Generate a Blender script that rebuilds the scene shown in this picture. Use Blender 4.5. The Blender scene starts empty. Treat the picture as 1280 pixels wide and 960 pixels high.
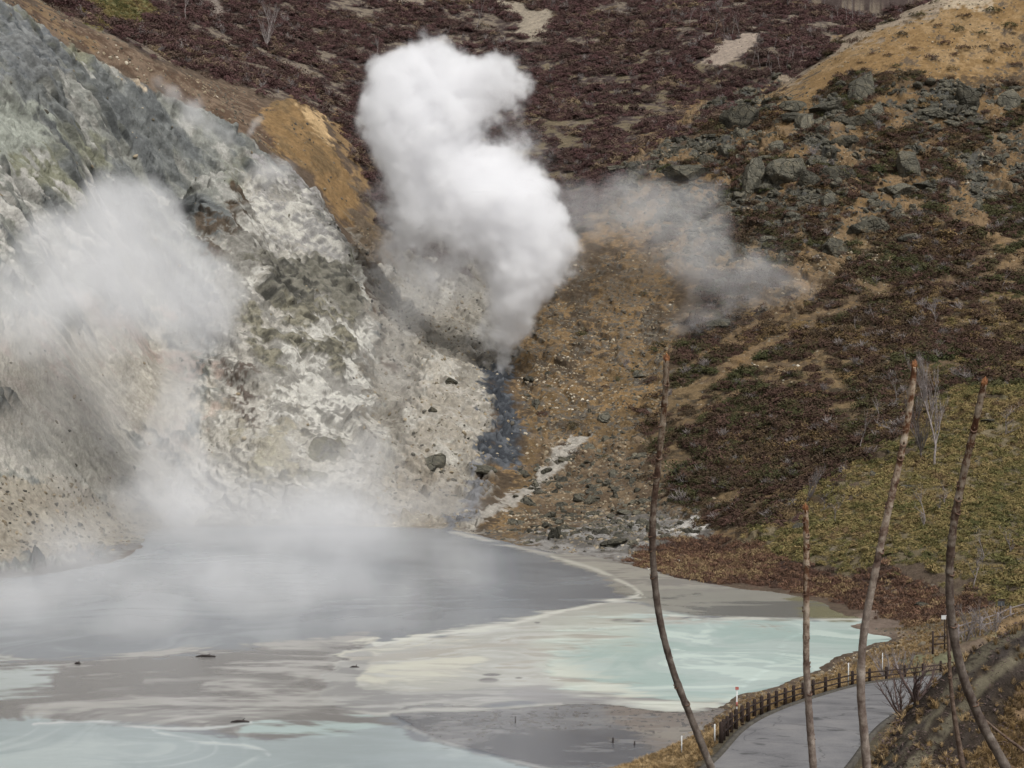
import bpy, bmesh, math, random
import numpy as np
from mathutils import Vector, Matrix

random.seed(7)
RNG = np.random.default_rng(11)
SC = bpy.context.scene
COL = SC.collection
F = 2490.0            # focal length in pixels of the 1280 px wide photograph
CAM_H = 32.0          # camera height above the lake
PITCH = math.atan(80.0 / F)
CP, SP = math.cos(PITCH), math.sin(PITCH)

# ------------------------------------------------------------------ helpers
def pt(px, py, Y):
    """World point seen at pixel (px, py) at forward distance Y."""
    u, v = (px - 640.0) / F, (480.0 - py) / F
    dy, dz = SP * v + CP, CP * v - SP
    t = Y / dy
    return Vector((u * t, Y, CAM_H + dz * t))

def on_plane(px, py, z=0.0):
    v = (480.0 - py) / F
    dy, dz = SP * v + CP, CP * v - SP
    t = (z - CAM_H) / dz
    return Vector(((px - 640.0) / F * t, dy * t, z))

def to_px(X, Y, Z):
    z = Z - CAM_H
    w = np.maximum(CP * Y - SP * z, 0.3)
    return 640.0 + F * X / w, 480.0 - F * (SP * Y + CP * z) / w

def lin(c):
    c = np.asarray(c, float) / 255.0
    return np.where(c <= 0.04045, c / 12.92, ((c + 0.055) / 1.055) ** 2.4)

def sstep(a, b, x):
    t = np.clip((x - a) / (b - a), 0, 1)
    return t * t * (3 - 2 * t)

def _hash(ix, iy, seed):
    h = (ix.astype(np.uint32) * np.uint32(374761393)) ^ (iy.astype(np.uint32) * np.uint32(668265263)) ^ np.uint32((seed * 2246822519) & 0xFFFFFFFF)
    h = (h ^ (h >> np.uint32(13))) * np.uint32(1274126177)
    h = (h ^ (h >> np.uint32(16))) * np.uint32(2246822519)
    h ^= h >> np.uint32(15)
    return (h & np.uint32(0xFFFFFF)).astype(np.float32) / np.float32(16777215.0)

def vnoise(u, v, seed=0):
    fu, fv = np.floor(u), np.floor(v)
    iu, iv = fu.astype(np.int64), fv.astype(np.int64)
    a, b = (u - fu).astype(np.float32), (v - fv).astype(np.float32)
    a = a * a * a * (a * (a * 6 - 15) + 10)
    b = b * b * b * (b * (b * 6 - 15) + 10)
    h00, h10 = _hash(iu, iv, seed), _hash(iu + 1, iv, seed)
    h01, h11 = _hash(iu, iv + 1, seed), _hash(iu + 1, iv + 1, seed)
    return (h00 * (1 - a) + h10 * a) * (1 - b) + (h01 * (1 - a) + h11 * a) * b - 0.5

def fbm(u, v, scale, octv=4, seed=0, gain=0.5, ridged=False):
    s = np.zeros(np.shape(u), np.float32)
    amp, tot = 1.0, 0.0
    uu, vv = u / scale, v / scale
    for k in range(octv):
        n = vnoise(uu, vv, seed + 17 * k)
        s += amp * ((0.5 - np.abs(n) * 2.0) if ridged else n)
        tot += amp
        amp *= gain
        uu, vv = (uu * 0.8 - vv * 0.6) * 2.03 + 3.7, (uu * 0.6 + vv * 0.8) * 2.03 + 1.3
    return s / tot

def worley(u, v, scale, seed=0):
    uu, vv = u / scale, v / scale
    iu, iv = np.floor(uu).astype(np.int64), np.floor(vv).astype(np.int64)
    f1 = np.full(u.shape, 9.0, np.float32); f2 = f1.copy(); cid = np.zeros(u.shape, np.float32)
    du = np.zeros(u.shape, np.float32); dv = du.copy()
    for dx in (-1, 0, 1):
        for dy in (-1, 0, 1):
            cx, cy = iu + dx, iv + dy
            ox, oy = cx + _hash(cx, cy, seed) - uu, cy + _hash(cx, cy, seed + 5) - vv
            d = np.sqrt(ox * ox + oy * oy).astype(np.float32)
            near = d < f1
            f2 = np.where(near, f1, np.minimum(f2, d))
            cid = np.where(near, _hash(cx, cy, seed + 9), cid)
            du = np.where(near, ox, du); dv = np.where(near, oy, dv)
            f1 = np.where(near, d, f1)
    return f1, f2, cid, du, dv

def sdf(poly, x, y):
    """Signed distance to a polygon, positive inside."""
    p = np.asarray(poly, np.float32)
    d2 = np.full(x.shape, 1e12, np.float32); ins = np.zeros(x.shape, bool)
    n = len(p)
    for i in range(n):
        ax, ay = p[i]; bx, by = p[(i + 1) % n]
        ex, ey = bx - ax, by - ay
        t = np.clip(((x - ax) * ex + (y - ay) * ey) / max(ex * ex + ey * ey, 1e-9), 0, 1)
        qx, qy = x - ax - ex * t, y - ay - ey * t
        d2 = np.minimum(d2, qx * qx + qy * qy)
        if ay != by:
            ins ^= ((ay > y) != (by > y)) & (x < (bx - ax) * (y - ay) / (by - ay) + ax)
    d = np.sqrt(d2)
    return np.where(ins, d, -d)

def sdl(line, x, y):
    """Distance to an open polyline."""
    p = np.asarray(line, np.float32)
    d2 = np.full(x.shape, 1e12, np.float32)
    for i in range(len(p) - 1):
        ax, ay = p[i]; bx, by = p[i + 1]
        ex, ey = bx - ax, by - ay
        t = np.clip(((x - ax) * ex + (y - ay) * ey) / max(ex * ex + ey * ey, 1e-9), 0, 1)
        d2 = np.minimum(d2, (x - ax - ex * t) ** 2 + (y - ay - ey * t) ** 2)
    return np.sqrt(d2)

def mesh_np(name, V, Fc, col=None, smooth=True):
    me = bpy.data.meshes.new(name)
    V = np.ascontiguousarray(V, np.float32); Fc = np.ascontiguousarray(Fc, np.int32)
    k = Fc.shape[1]
    me.vertices.add(len(V)); me.vertices.foreach_set('co', V.ravel())
    me.loops.add(Fc.size); me.loops.foreach_set('vertex_index', Fc.ravel())
    me.polygons.add(len(Fc)); me.polygons.foreach_set('loop_start', np.arange(0, Fc.size, k, dtype=np.int32))
    me.polygons.foreach_set('loop_total', np.full(len(Fc), k, np.int32))
    if smooth:
        me.polygons.foreach_set('use_smooth', np.ones(len(Fc), bool))
    if col is not None:
        at = me.attributes.new('col', 'FLOAT_COLOR', 'POINT')
        c4 = np.ones((len(V), 4), np.float32); c4[:, :3] = col
        at.data.foreach_set('color', c4.ravel())
    me.update(calc_edges=True)
    return me

def grid_faces(R, C):
    i = np.arange(R * C).reshape(R, C)
    return np.stack([i[:-1, :-1], i[:-1, 1:], i[1:, 1:], i[1:, :-1]], -1).reshape(-1, 4)

def link(name, me, mat=None, parent=None, loc=None):
    o = bpy.data.objects.new(name, me)
    COL.objects.link(o)
    if mat is not None and me is not None and not me.materials:
        me.materials.append(mat)
    if parent is not None:
        o.parent = parent
    if loc is not None:
        o.location = loc
    return o

def tag(o, label=None, cat=None, group=None, kind=None):
    if label: o['label'] = label
    if cat: o['category'] = cat
    if group: o['group'] = group
    if kind: o['kind'] = kind
    return o

class MB:
    """Collects tubes, boxes and leaves; build() links them as one mesh object."""
    def __init__(s): s.v, s.f = [], []
    def tube(s, pts, rad, n=6, cap=True):
        pts = [Vector(p) for p in pts]
        base = len(s.v)
        up = Vector((0.31, 0.12, 0.94))
        for i, p in enumerate(pts):
            t = (pts[min(i + 1, len(pts) - 1)] - pts[max(i - 1, 0)]).normalized()
            a = t.cross(Vector((0.9, 0.43, 0.05)))
            if a.length < 1e-3: a = t.cross(Vector((0, 0, 1)))
            a.normalize(); b = t.cross(a)
            r = rad[i] if hasattr(rad, '__len__') else rad
            for k in range(n):
                w = 2 * math.pi * k / n
                s.v.append(p + (a * math.cos(w) + b * math.sin(w)) * r)
        for i in range(len(pts) - 1):
            for k in range(n):
                q = base + i * n
                s.f.append((q + k, q + (k + 1) % n, q + n + (k + 1) % n, q + n + k))
        if cap:
            s.f.append(tuple(base + k for k in reversed(range(n))))
            q = base + (len(pts) - 1) * n
            s.f.append(tuple(q + k for k in range(n)))
        return s
    def box(s, c, size, rz=0.0, taper=1.0):
        c = Vector(c); hx, hy, hz = size[0] / 2, size[1] / 2, size[2] / 2
        b = len(s.v); m = Matrix.Rotation(rz, 3, 'Z')
        for z in (-hz, hz):
            k = taper if z > 0 else 1
            for x, y in ((-hx, -hy), (hx, -hy), (hx, hy), (-hx, hy)):
                s.v.append(c + m @ Vector((x * k, y * k, z)))
        s.f += [(b, b + 3, b + 2, b + 1), (b + 4, b + 5, b + 6, b + 7), (b, b + 1, b + 5, b + 4), (b + 1, b + 2, b + 6, b + 5),
                (b + 2, b + 3, b + 7, b + 6), (b + 3, b, b + 4, b + 7)]
        return s
    def mesh(s, name, smooth=True):
        me = bpy.data.meshes.new(name)
        me.from_pydata([tuple(v) for v in s.v], [], s.f)
        if smooth: me.polygons.foreach_set('use_smooth', [True] * len(me.polygons))
        me.update()
        return me
    def build(s, name, mat, parent=None, loc=None, smooth=True):
        return link(name, s.mesh(name, smooth), mat, parent, loc)

# ------------------------------------------------------------------ materials
class NT:
    def __init__(s, name):
        s.m = bpy.data.materials.new(name); s.m.use_nodes = True
        s.t = s.m.node_tree; s.t.nodes.clear()
        s.out = s.t.nodes.new('ShaderNodeOutputMaterial')
    def n(s, typ, **kw):
        x = s.t.nodes.new(typ)
        for k, v in kw.items():
            if k.startswith('_'): setattr(x, k[1:], v)
            else: x.inputs[k.replace('_', ' ')].default_value = v
        return x
    def l(s, a, b): s.t.links.new(a, b)
    def math(s, op, a, b=None):
        x = s.n('ShaderNodeMath', _operation=op)
        for i, q in enumerate((a, b)):
            if q is None: continue
            if hasattr(q, 'links'): s.l(q, x.inputs[i])
            else: x.inputs[i].default_value = q
        return x.outputs[0]
    def noise(s, vec, scale, detail=4, rough=0.6):
        x = s.n('ShaderNodeTexNoise', Scale=scale, Detail=detail, Roughness=rough)
        s.l(vec, x.inputs['Vector']); return x.outputs['Fac']
    def ramp(s, fac, stops):
        r = s.n('ShaderNodeValToRGB'); e = r.color_ramp.elements
        while len(e) < len(stops): e.new(0.5)
        for i, (p, c) in enumerate(stops):
            e[i].position = p; e[i].color = tuple(lin(c)) + (1,)
        s.l(fac, r.inputs[0]); return r.outputs[0]
    def mulc(s, col, fac):
        x = s.n('ShaderNodeVectorMath', _operation='SCALE')
        s.l(col, x.inputs[0]); s.l(fac, x.inputs['Scale']); return x.outputs[0]
    def finish(s, col, rough=0.9, spec=0.2, bump=None, bstr=0.5, bdist=0.1):
        b = s.n('ShaderNodeBsdfPrincipled')
        b.inputs['Specular IOR Level'].default_value = spec
        if hasattr(rough, 'links'): s.l(rough, b.inputs['Roughness'])
        else: b.inputs['Roughness'].default_value = rough
        if hasattr(col, 'links'): s.l(col, b.inputs['Base Color'])
        else: b.inputs['Base Color'].default_value = tuple(lin(col)) + (1,)
        if bump is not None:
            q = s.n('ShaderNodeBump', Strength=bstr, Distance=bdist); s.l(bump, q.inputs['Height']); s.l(q.outputs[0], b.inputs['Normal'])
        s.l(b.outputs[0], s.out.inputs['Surface'])
        return s.m

def mat_vcol(name, scales, amp, rough, spec, bump_scale, bstr, bdist):
    t = NT(name)
    a = t.n('ShaderNodeAttribute', _attribute_name='col').outputs['Color']
    pos = t.n('ShaderNodeNewGeometry').outputs['Position']
    f = None
    for sc_, am in zip(scales, amp):
        q = t.math('MULTIPLY_ADD', t.noise(pos, sc_, 5, 0.65), am)
        q.node.inputs[2].default_value = 1 - am / 2
        f = q if f is None else t.math('MULTIPLY', f, q)
    return t.finish(t.mulc(a, f), rough, spec, t.noise(pos, bump_scale, 6, 0.7), bstr, bdist)

def mat_ramp(name, scale, stops, rough=0.9, spec=0.2, coord='Object', detail=5, bstr=0.4, bdist=0.05, rnd=0.0, stretch=None):
    t = NT(name)
    v = t.n('ShaderNodeTexCoord').outputs[coord]
    if stretch:
        mp = t.n('ShaderNodeMapping'); mp.inputs['Scale'].default_value = stretch; t.l(v, mp.inputs[0]); v = mp.outputs[0]
    n = t.noise(v, scale, detail, 0.65)
    c = t.ramp(n, stops)
    if rnd:
        q = t.math('MULTIPLY_ADD', t.n('ShaderNodeObjectInfo').outputs['Random'], rnd); q.node.inputs[2].default_value = 1 - rnd / 2
        c = t.mulc(c, q)
    return t.finish(c, rough, spec, n, bstr, bdist)

M = {}
M['terrain'] = mat_vcol('hillside_soil', (0.9, 3.0), (0.75, 0.8), 0.95, 0.12, 1.6, 0.8, 0.5)
M['lake'] = mat_vcol('milky_water', (0.25, 1.6), (0.10, 0.10), 0.25, 0.5, 1.4, 0.10, 0.03)
def mat_asphalt():
    t = NT('asphalt'); p = t.n('ShaderNodeNewGeometry').outputs['Position']
    n1, n2 = t.noise(p, 0.35, 5, 0.6), t.noise(p, 9.0, 3, 0.7)
    f = t.math('ADD', t.math('MULTIPLY', n1, 0.7), t.math('MULTIPLY', n2, 0.3))
    c = t.ramp(f, [(0.32, (84, 83, 84)), (0.48, (110, 109, 110)), (0.62, (124, 122, 121))])
    d = t.n('ShaderNodeTexNoise', Scale=0.5, Detail=4.0); t.l(p, d.inputs['Vector'])
    w = t.n('ShaderNodeVectorMath', _operation='MULTIPLY_ADD'); t.l(d.outputs['Color'], w.inputs[0]); w.inputs[1].default_value = (2.5, 2.5, 0); t.l(p, w.inputs[2])
    v = t.n('ShaderNodeTexVoronoi', Scale=0.22, _feature='DISTANCE_TO_EDGE'); t.l(w.outputs[0], v.inputs['Vector'])
    mr = t.n('ShaderNodeMapRange'); mr.inputs['From Max'].default_value = 0.016; mr.inputs['To Min'].default_value = 0.55; t.l(v.outputs['Distance'], mr.inputs['Value'])
    st = t.n('ShaderNodeMapRange'); st.inputs['From Min'].default_value = 0.66; st.inputs['From Max'].default_value = 0.70; st.inputs['To Min'].default_value = 1.0; st.inputs['To Max'].default_value = 0.5
    t.l(t.noise(p, 0.55, 2, 0.4), st.inputs['Value'])
    return t.finish(t.mulc(c, t.math('MULTIPLY', mr.outputs[0], st.outputs[0])), 0.8, 0.3, n2, 0.3, 0.01)
M['asphalt'] = mat_asphalt()
M['kerb'] = mat_ramp('kerb_concrete', 2.0, [(0.3, (58, 54, 50)), (0.7, (92, 88, 80))], 0.9)
M['wood'] = mat_ramp('dark_stained_wood', 6.0, [(0.3, (34, 26, 23)), (0.7, (60, 46, 40))], 0.8, 0.3, stretch=(1, 1, 0.2))
M['greywood'] = mat_ramp('weathered_wood', 6.0, [(0.3, (92, 84, 84)), (0.7, (150, 142, 140))], 0.85, 0.2)
M['white'] = mat_ramp('white_paint', 3.0, [(0.3, (172, 172, 170)), (0.8, (200, 200, 197))], 0.5, 0.4)
M['red'] = mat_ramp('red_paint', 3.0, [(0.3, (150, 84, 76)), (0.8, (178, 108, 98))], 0.5, 0.4)
M['darkmetal'] = mat_ramp('dark_metal', 3.0, [(0.3, (48, 50, 52)), (0.8, (78, 80, 82))], 0.6, 0.4)
def crack(t, p):
    d = t.n('ShaderNodeTexNoise', Scale=0.8, Detail=3.0); t.l(p, d.inputs['Vector'])
    w = t.n('ShaderNodeVectorMath', _operation='MULTIPLY_ADD'); t.l(d.outputs['Color'], w.inputs[0]); w.inputs[1].default_value = (1.2, 1.2, 1.2); t.l(p, w.inputs[2])
    v = t.n('ShaderNodeTexVoronoi', Scale=0.42, _feature='DISTANCE_TO_EDGE'); t.l(w.outputs[0], v.inputs['Vector']); return v.outputs['Distance']
def mat_boulder():
    t = NT('grey_andesite'); p = t.n('ShaderNodeNewGeometry').outputs['Position']; o = t.n('ShaderNodeObjectInfo').outputs['Random']
    n1, n2, n3 = t.noise(p, 0.5, 6, 0.7), t.noise(p, 2.2, 6, 0.75), t.noise(p, 0.18, 2, 0.5)
    f = t.math('ADD', t.math('ADD', t.math('MULTIPLY', n1, 0.5), t.math('MULTIPLY', n2, 0.4)), t.math('MULTIPLY', n3, 0.1))
    c = t.ramp(f, [(0.30, (46, 44, 39)), (0.43, (80, 78, 70)), (0.52, (98, 95, 84)), (0.60, (122, 115, 98)), (0.70, (150, 136, 110))])
    q = t.math('MULTIPLY_ADD', o, 0.6); q.node.inputs[2].default_value = 0.62
    return t.finish(t.mulc(c, q), 0.95, 0.12, t.math('ADD', t.math('ADD', n1, n2), t.math('MULTIPLY', t.math('MINIMUM', crack(t, p), 0.08), 9.0)), 1.0, 0.55)
M['boulder'] = mat_boulder()
M['bark'] = mat_ramp('grey_bark', 3.0, [(0.3, (96, 88, 86)), (0.7, (150, 142, 138))], 0.9, 0.1, rnd=0.35)
M['bushbark'] = mat_ramp('dark_twigs', 3.0, [(0.3, (66, 55, 52)), (0.7, (98, 84, 80))], 0.9, 0.1)
M['twig'] = mat_ramp('brown_twig', 30.0, [(0.3, (72, 58, 50)), (0.7, (120, 104, 92))], 0.9, 0.1)
M['log'] = mat_ramp('wet_driftwood', 3.0, [(0.3, (40, 36, 36)), (0.7, (66, 60, 58))], 0.8, 0.2)

def mat_leaf(name, stops, pscale=0.045, trans=0.0):
    """Colour drawn per plant: half random, half from patches on the slope."""
    t = NT(name)
    oi = t.n('ShaderNodeObjectInfo')
    n = t.noise(oi.outputs['Location'], pscale, 4, 0.6)
    a = t.math('MULTIPLY_ADD', oi.outputs['Random'], 0.42); t.l(n, a.node.inputs[2])
    b = t.math('MULTIPLY_ADD', a, 1.35); b.node.inputs[2].default_value = -0.46
    g = t.n('ShaderNodeNewGeometry')
    q = t.math('MULTIPLY_ADD', g.outputs['Random Per Island'], 0.6); q.node.inputs[2].default_value = 0.66
    return t.finish(t.mulc(t.ramp(b, stops), q), 0.9, 0.1)
M['heath'] = mat_leaf('heath_twigs', [(0.10, (76, 66, 58)), (0.30, (84, 66, 61)), (0.42, (82, 61, 59)), (0.56, (90, 66, 65)), (0.68, (80, 64, 60)), (0.80, (108, 92, 78)), (0.95, (128, 112, 88))])
M['slope_heath'] = mat_leaf('olive_heath_twigs', [(0.10, (66, 70, 45)), (0.32, (74, 71, 48)), (0.42, (76, 61, 50)), (0.54, (82, 62, 55)), (0.68, (72, 60, 48)), (0.82, (102, 85, 62)), (0.95, (118, 98, 66))])
M['sasa'] = mat_leaf('bamboo_grass', [(0.12, (74, 76, 48)), (0.33, (100, 95, 60)), (0.52, (120, 108, 71)), (0.72, (134, 117, 80)), (0.9, (100, 82, 62))])
M['fern'] = mat_leaf('rusty_shrubs', [(0.12, (76, 62, 54)), (0.4, (98, 74, 61)), (0.58, (112, 86, 70)), (0.74, (144, 124, 92)), (0.9, (96, 78, 66))])
M['drygrass'] = mat_leaf('dry_grass', [(0.2, (104, 88, 66)), (0.5, (142, 118, 82)), (0.8, (166, 144, 110))], 0.15)
M['rubble'] = mat_leaf('rubble', [(0.15, (62, 60, 56)), (0.4, (86, 82, 74)), (0.6, (108, 98, 82)), (0.8, (132, 120, 100)), (0.97, (176, 168, 152))], 0.03)

# ------------------------------------------------------------------ terrain
K = CAM_H / 25.0
CPTS = []
def cp(lst, k=K):
    for x, y, d in lst: CPTS.append(tuple(pt(x, y, d * k)))
def wp(lst): CPTS.extend(lst)
cp([(-120, 740, 180), (0, 722, 192), (100, 690, 215), (200, 655, 245), (350, 655, 247), (480, 658, 246), (600, 655, 246),
    (-120, 640, 200), (0, 640, 208), (100, 615, 228), (200, 590, 258), (-120, 450, 218), (0, 450, 226), (100, 430, 250), (200, 420, 279), (215, 335, 293), (225, 500, 268), (285, 335, 284), (340, 340, 296),
    (300, 450, 272), (380, 500, 272), (330, 580, 258), (-120, 250, 232), (0, 250, 242), (100, 230, 268), (200, 250, 288), (296, 268, 295), (250, 270, 300),
    (400, 400, 294), (450, 480, 285), (440, 580, 262), (-120, 100, 250), (0, 100, 262), (0, 15, 275), (-120, -60, 270), (50, 50, 288), (100, 65, 300),
    (120, 160, 284), (185, 105, 308), (250, 190, 298), (310, 165, 316), (345, 200, 320), (400, 255, 320), (440, 320, 314), (465, 380, 306)])
cp([(-120, -120, 330), (60, 15, 312), (130, 48, 332), (210, 85, 346), (280, 115, 356), (330, 140, 360), (370, 126, 372), (415, 162, 376),
    (440, 230, 364), (385, 190, 352), (345, 180, 346), (450, 300, 350), (492, 380, 322), (505, 450, 303), (545, 450, 300), (510, 520, 287), (552, 505, 283), (590, 520, 289), (535, 575, 268), (500, 600, 264),
    (445, 178, 402)])
cp([(-120, -180, 420), (30, -20, 385), (100, 10, 400), (200, 40, 425), (300, 60, 440), (300, 0, 485), (150, -40, 460), (400, 110, 430), (480, 170, 420),
    (450, 150, 440), (560, 250, 400), (560, 150, 445), (560, 50, 500), (560, 0, 530), (560, -12, 560), (700, 150, 440), (700, 60, 490), (700, 4, 525), (640, 320, 370),
    (700, 250, 395), (800, 150, 435), (800, 80, 475), (800, 4, 525), (900, 60, 470), (900, 6, 520), (960, 90, 455), (1000, 30, 490), (1000, 3, 515),
    (300, -60, 540), (200, -60, 600), (640, 22, 700), (900, 22, 700), (1100, 24, 700), (300, -20, 700), (0, -60, 700), (-150, -100, 600),
    (1100, 30, 520), (1180, 30, 500), (1400, -20, 520), (1400, 10, 700)])
cp([(1400, -60, 420), (1290, -20, 420), (1180, 0, 420), (1120, 20, 424), (1050, 50, 426), (1010, 85, 420), (980, 112, 413), (920, 150, 402), (860, 172, 398),
    (800, 215, 388), (750, 260, 376), (700, 310, 362), (660, 380, 340), (640, 420, 328), (625, 470, 310), (622, 520, 292), (615, 580, 272), (600, 630, 253),
    (1050, 75, 462), (1180, 34, 460), (980, 130, 440)])
cp([(1400, 60, 395), (1280, 90, 400), (1180, 80, 398), (1100, 110, 392), (1280, 200, 372), (1180, 200, 372), (1080, 200, 372), (1000, 200, 374), (930, 240, 370),
    (860, 270, 368), (800, 330, 350), (740, 420, 322), (700, 500, 298), (680, 580, 274), (680, 640, 252), (1400, 330, 320), (1280, 330, 325), (1180, 330, 328),
    (1080, 330, 330), (980, 330, 335), (900, 370, 328), (850, 430, 312), (800, 500, 292), (760, 580, 270), (740, 650, 248), (1280, 430, 285), (1180, 430, 288),
    (1080, 430, 292), (980, 450, 290), (920, 520, 272), (880, 600, 250), (860, 660, 232), (1100, 520, 258), (1020, 580, 238), (960, 640, 222)])
cp([(1280, 490, 245), (1400, 490, 240), (1180, 510, 242), (1120, 560, 228), (1050, 610, 214), (980, 680, 200), (900, 700, 206), (820, 700, 222), (1280, 600, 208),
    (1400, 600, 205), (1180, 620, 204), (1100, 660, 194), (1050, 710, 184), (1000, 735, 182), (1280, 700, 175), (1400, 700, 170), (1200, 710, 176), (1130, 730, 176),
    (1250, 755, 155), (1150, 765, 168), (1100, 775, 165)])
RD_Y = [50, 60, 75, 88, 97, 104, 112, 126, 136, 151, 160, 175, 200]
RD_Z = [14.6, 14.0, 13.1, 12.2, 11.85, 11.25, 10.35, 8.6, 7.2, 4.95, 4.1, 3.6, 3.4]
RD_L = [-9.0, -3.5, 4.0, 9.2, 11.1, 13.4, 16.2, 21.3, 25.1, 32.7, 38.0, 48, 66]
RD_R = [-2.5, 3.6, 10.8, 15.0, 17.5, 19.9, 22.9, 27.9, 31.8, 39.5, 45.0, 55, 73]
def road_z(y): return np.interp(y, RD_Y, RD_Z)
def road_l(y): return np.interp(y, RD_Y, RD_L)
def road_r(y): return np.interp(y, RD_Y, RD_R)
wp([(0, 0, 30.3), (-25, 0, 30), (25, 0, 30.8), (0, -10, 31), (-40, -10, 31), (40, -10, 32), (0, 20, 24.6), (-30, 20, 24), (25, 20, 25), (0, 40, 17.5), (-40, 45, 15), (-60, 90, 3),
    (-20, 70, 10), (-40, 100, 1), (-10, 100, 5), (-60, 120, -1), (40, 40, 22), (70, 60, 26), (80, 0, 33), (-80, 0, 30), (-80, 60, 12), (-90, 130, -2)])
cp([(1078, 1010, 57), (1098, 954, 58), (1117, 910, 59.5), (1141, 877, 61), (1170, 838, 62), (1215, 802, 64), (1280, 768, 66), (1400, 715, 69),
    (1120, 975, 57.5), (1170, 960, 58.9), (1280, 950, 60.6), (1400, 930, 62.5), (1170, 1050, 55), (1280, 1050, 56)], 1.0)
wp([(20, 84, 13.6), (26, 90, 14.0), (24, 76, 15.6), (34, 100, 13.0), (45, 115, 12.5), (50, 140, 10), (55, 150, 9), (70, 120, 18), (100, 150, 22), (60, 90, 20)])
cp([(1166, 812, 166), (1200, 800, 170), (1110, 815, 172), (1263, 778, 172), (1130, 830, 160), (1060, 838, 160), (1000, 862, 150), (950, 885, 138), (900, 915, 122), (870, 945, 112)], 1.0)
wp([(-8, 30, 20), (8, 30, 20.5), (-15, 45, 14.5), (-4, 50, 13.5), (3, 56, 13.6), (-6, 60, 11.5), (-3, 70, 10), (4, 66, 12.8), (-12, 80, 7), (-2, 84, 8.5), (4, 92, 9.0), (-25, 110, 1.2), (-8, 112, 3.5), (4, 108, 7.0),
    (10, 115, 6.8), (2, 125, 1.8), (-20, 125, 0), (7, 45, 16), (15, 45, 16.5), (9, 60, 13.6), (12, 66, 13.4), (13.3, 72, 13.2), (15, 80, 12.7), (17.5, 70, 16.2), (18.5, 76, 14.6), (25, 30, 22), (30, 50, 19.5), (40, 72, 21), (22, 68, 20)])
_NEAR = np.array([p for p in CPTS if p[1] < 260]); _FAR = np.array([p for p in CPTS if p[1] > 140])
def _solve(P, c):
    d = np.sqrt(((P[:, None, :2] - P[None, :, :2]) ** 2).sum(-1) + c * c)
    n = len(P)
    A = np.zeros((n + 3, n + 3)); A[:n, :n] = d - np.eye(n) * (0.15 if c > 5 else 0.3)
    Q = np.c_[np.ones(n), P[:, :2]]
    A[:n, n:] = Q; A[n:, :n] = Q.T
    return np.linalg.solve(A, np.r_[P[:, 2], 0, 0, 0])
_WN, _WF = _solve(_NEAR, 2.0), _solve(_FAR, 9.0)
def _rbf(x, y, P, W, c):
    out = np.empty(len(x))
    for i in range(0, len(x), 40000):
        a = slice(i, i + 40000)
        d = np.sqrt((x[a, None] - P[:, 0]) ** 2 + (y[a, None] - P[:, 1]) ** 2 + c * c)
        out[a] = d @ W[:-3] + W[-3] + W[-2] * x[a] + W[-1] * y[a]
    return out
def base_h(X, Y):
    s = X.shape; x, y = X.ravel(), Y.ravel()
    w = sstep(165, 205, y)
    return (_rbf(x, y, _NEAR, _WN, 2.0) * (1 - w) + _rbf(x, y, _FAR, _WF, 9.0) * w).reshape(s)

SHORE_PX = [(-260, 800), (-60, 738), (0, 725), (60, 718), (140, 702), (180, 682), (205, 660), (350, 657), (480, 659), (560, 662), (620, 675), (690, 690), (760, 699),
            (850, 722), (920, 735), (1000, 746), (1060, 768), (1082, 775), (1066, 783), (1086, 790), (1115, 797), (1080, 813), (1040, 828), (1000, 848), (960, 862), (930, 868),
            (900, 886), (880, 900), (858, 915), (830, 935), (792, 952), (740, 975), (600, 1010), (350, 1050), (-260, 1080)]
def curve_(P, n=5, closed=True):
    P = [np.array(p, float) for p in P]; N_ = len(P); out = []
    for i in range(N_ if closed else N_ - 1):
        g = (lambda k: P[k % N_]) if closed else (lambda k: P[min(max(k, 0), N_ - 1)])
        a_, b_, c_, d_ = g(i - 1), g(i), g(i + 1), g(i + 2)
        for k in range(n):
            t = k / n; out.append(0.5 * ((2 * b_) + (c_ - a_) * t + (2 * a_ - 5 * b_ + 4 * c_ - d_) * t * t + (3 * b_ - a_ - 3 * c_ + d_) * t ** 3))
    if not closed: out.append(P[-1])
    return out
SHORE = [tuple(on_plane(x, y)[:2]) for x, y in curve_(SHORE_PX, 4)]

# fan-shaped sheet: columns are directions, rows are distances
aa = np.concatenate([np.linspace(-0.62, -0.262, 50, endpoint=False), np.linspace(-0.262, 0.262, 1080, endpoint=False), np.linspace(0.262, 0.62, 50)])
yy = np.concatenate([np.linspace(-10, 48, 40, endpoint=False), np.linspace(48, 70, 170, endpoint=False), np.linspace(70, 176, 230, endpoint=False),
                     np.linspace(176, 300, 260, endpoint=False), np.linspace(300, 430, 460, endpoint=False), np.linspace(430, 560, 320, endpoint=False), np.linspace(560, 690, 200, endpoint=False),
                     np.linspace(690, 1500, 24)])
NR, NC = len(yy), len(aa)
ca, cy_ = np.linspace(0, NC - 1, 260), np.linspace(0, NR - 1, 420)
CA, CY = np.interp(ca, np.arange(NC), aa), np.interp(cy_, np.arange(NR), yy)
Zc = base_h(CA[None, :] * (CY[:, None] + 12), np.repeat(CY[:, None], len(CA), 1))
ri = np.clip(np.searchsorted(cy_, np.arange(NR), 'right') - 1, 0, len(cy_) - 2); rt = (np.arange(NR) - cy_[ri]) / (cy_[ri + 1] - cy_[ri])
ci = np.clip(np.searchsorted(ca, np.arange(NC), 'right') - 1, 0, len(ca) - 2); ct = (np.arange(NC) - ca[ci]) / (ca[ci + 1] - ca[ci])
Zr = Zc[ri] * (1 - rt[:, None]) + Zc[ri + 1] * rt[:, None]
Z = Zr[:, ci] * (1 - ct) + Zr[:, ci + 1] * ct
Y = np.repeat(yy[:, None], NC, 1)
X = aa[None, :] * (Y + 12)

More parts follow.
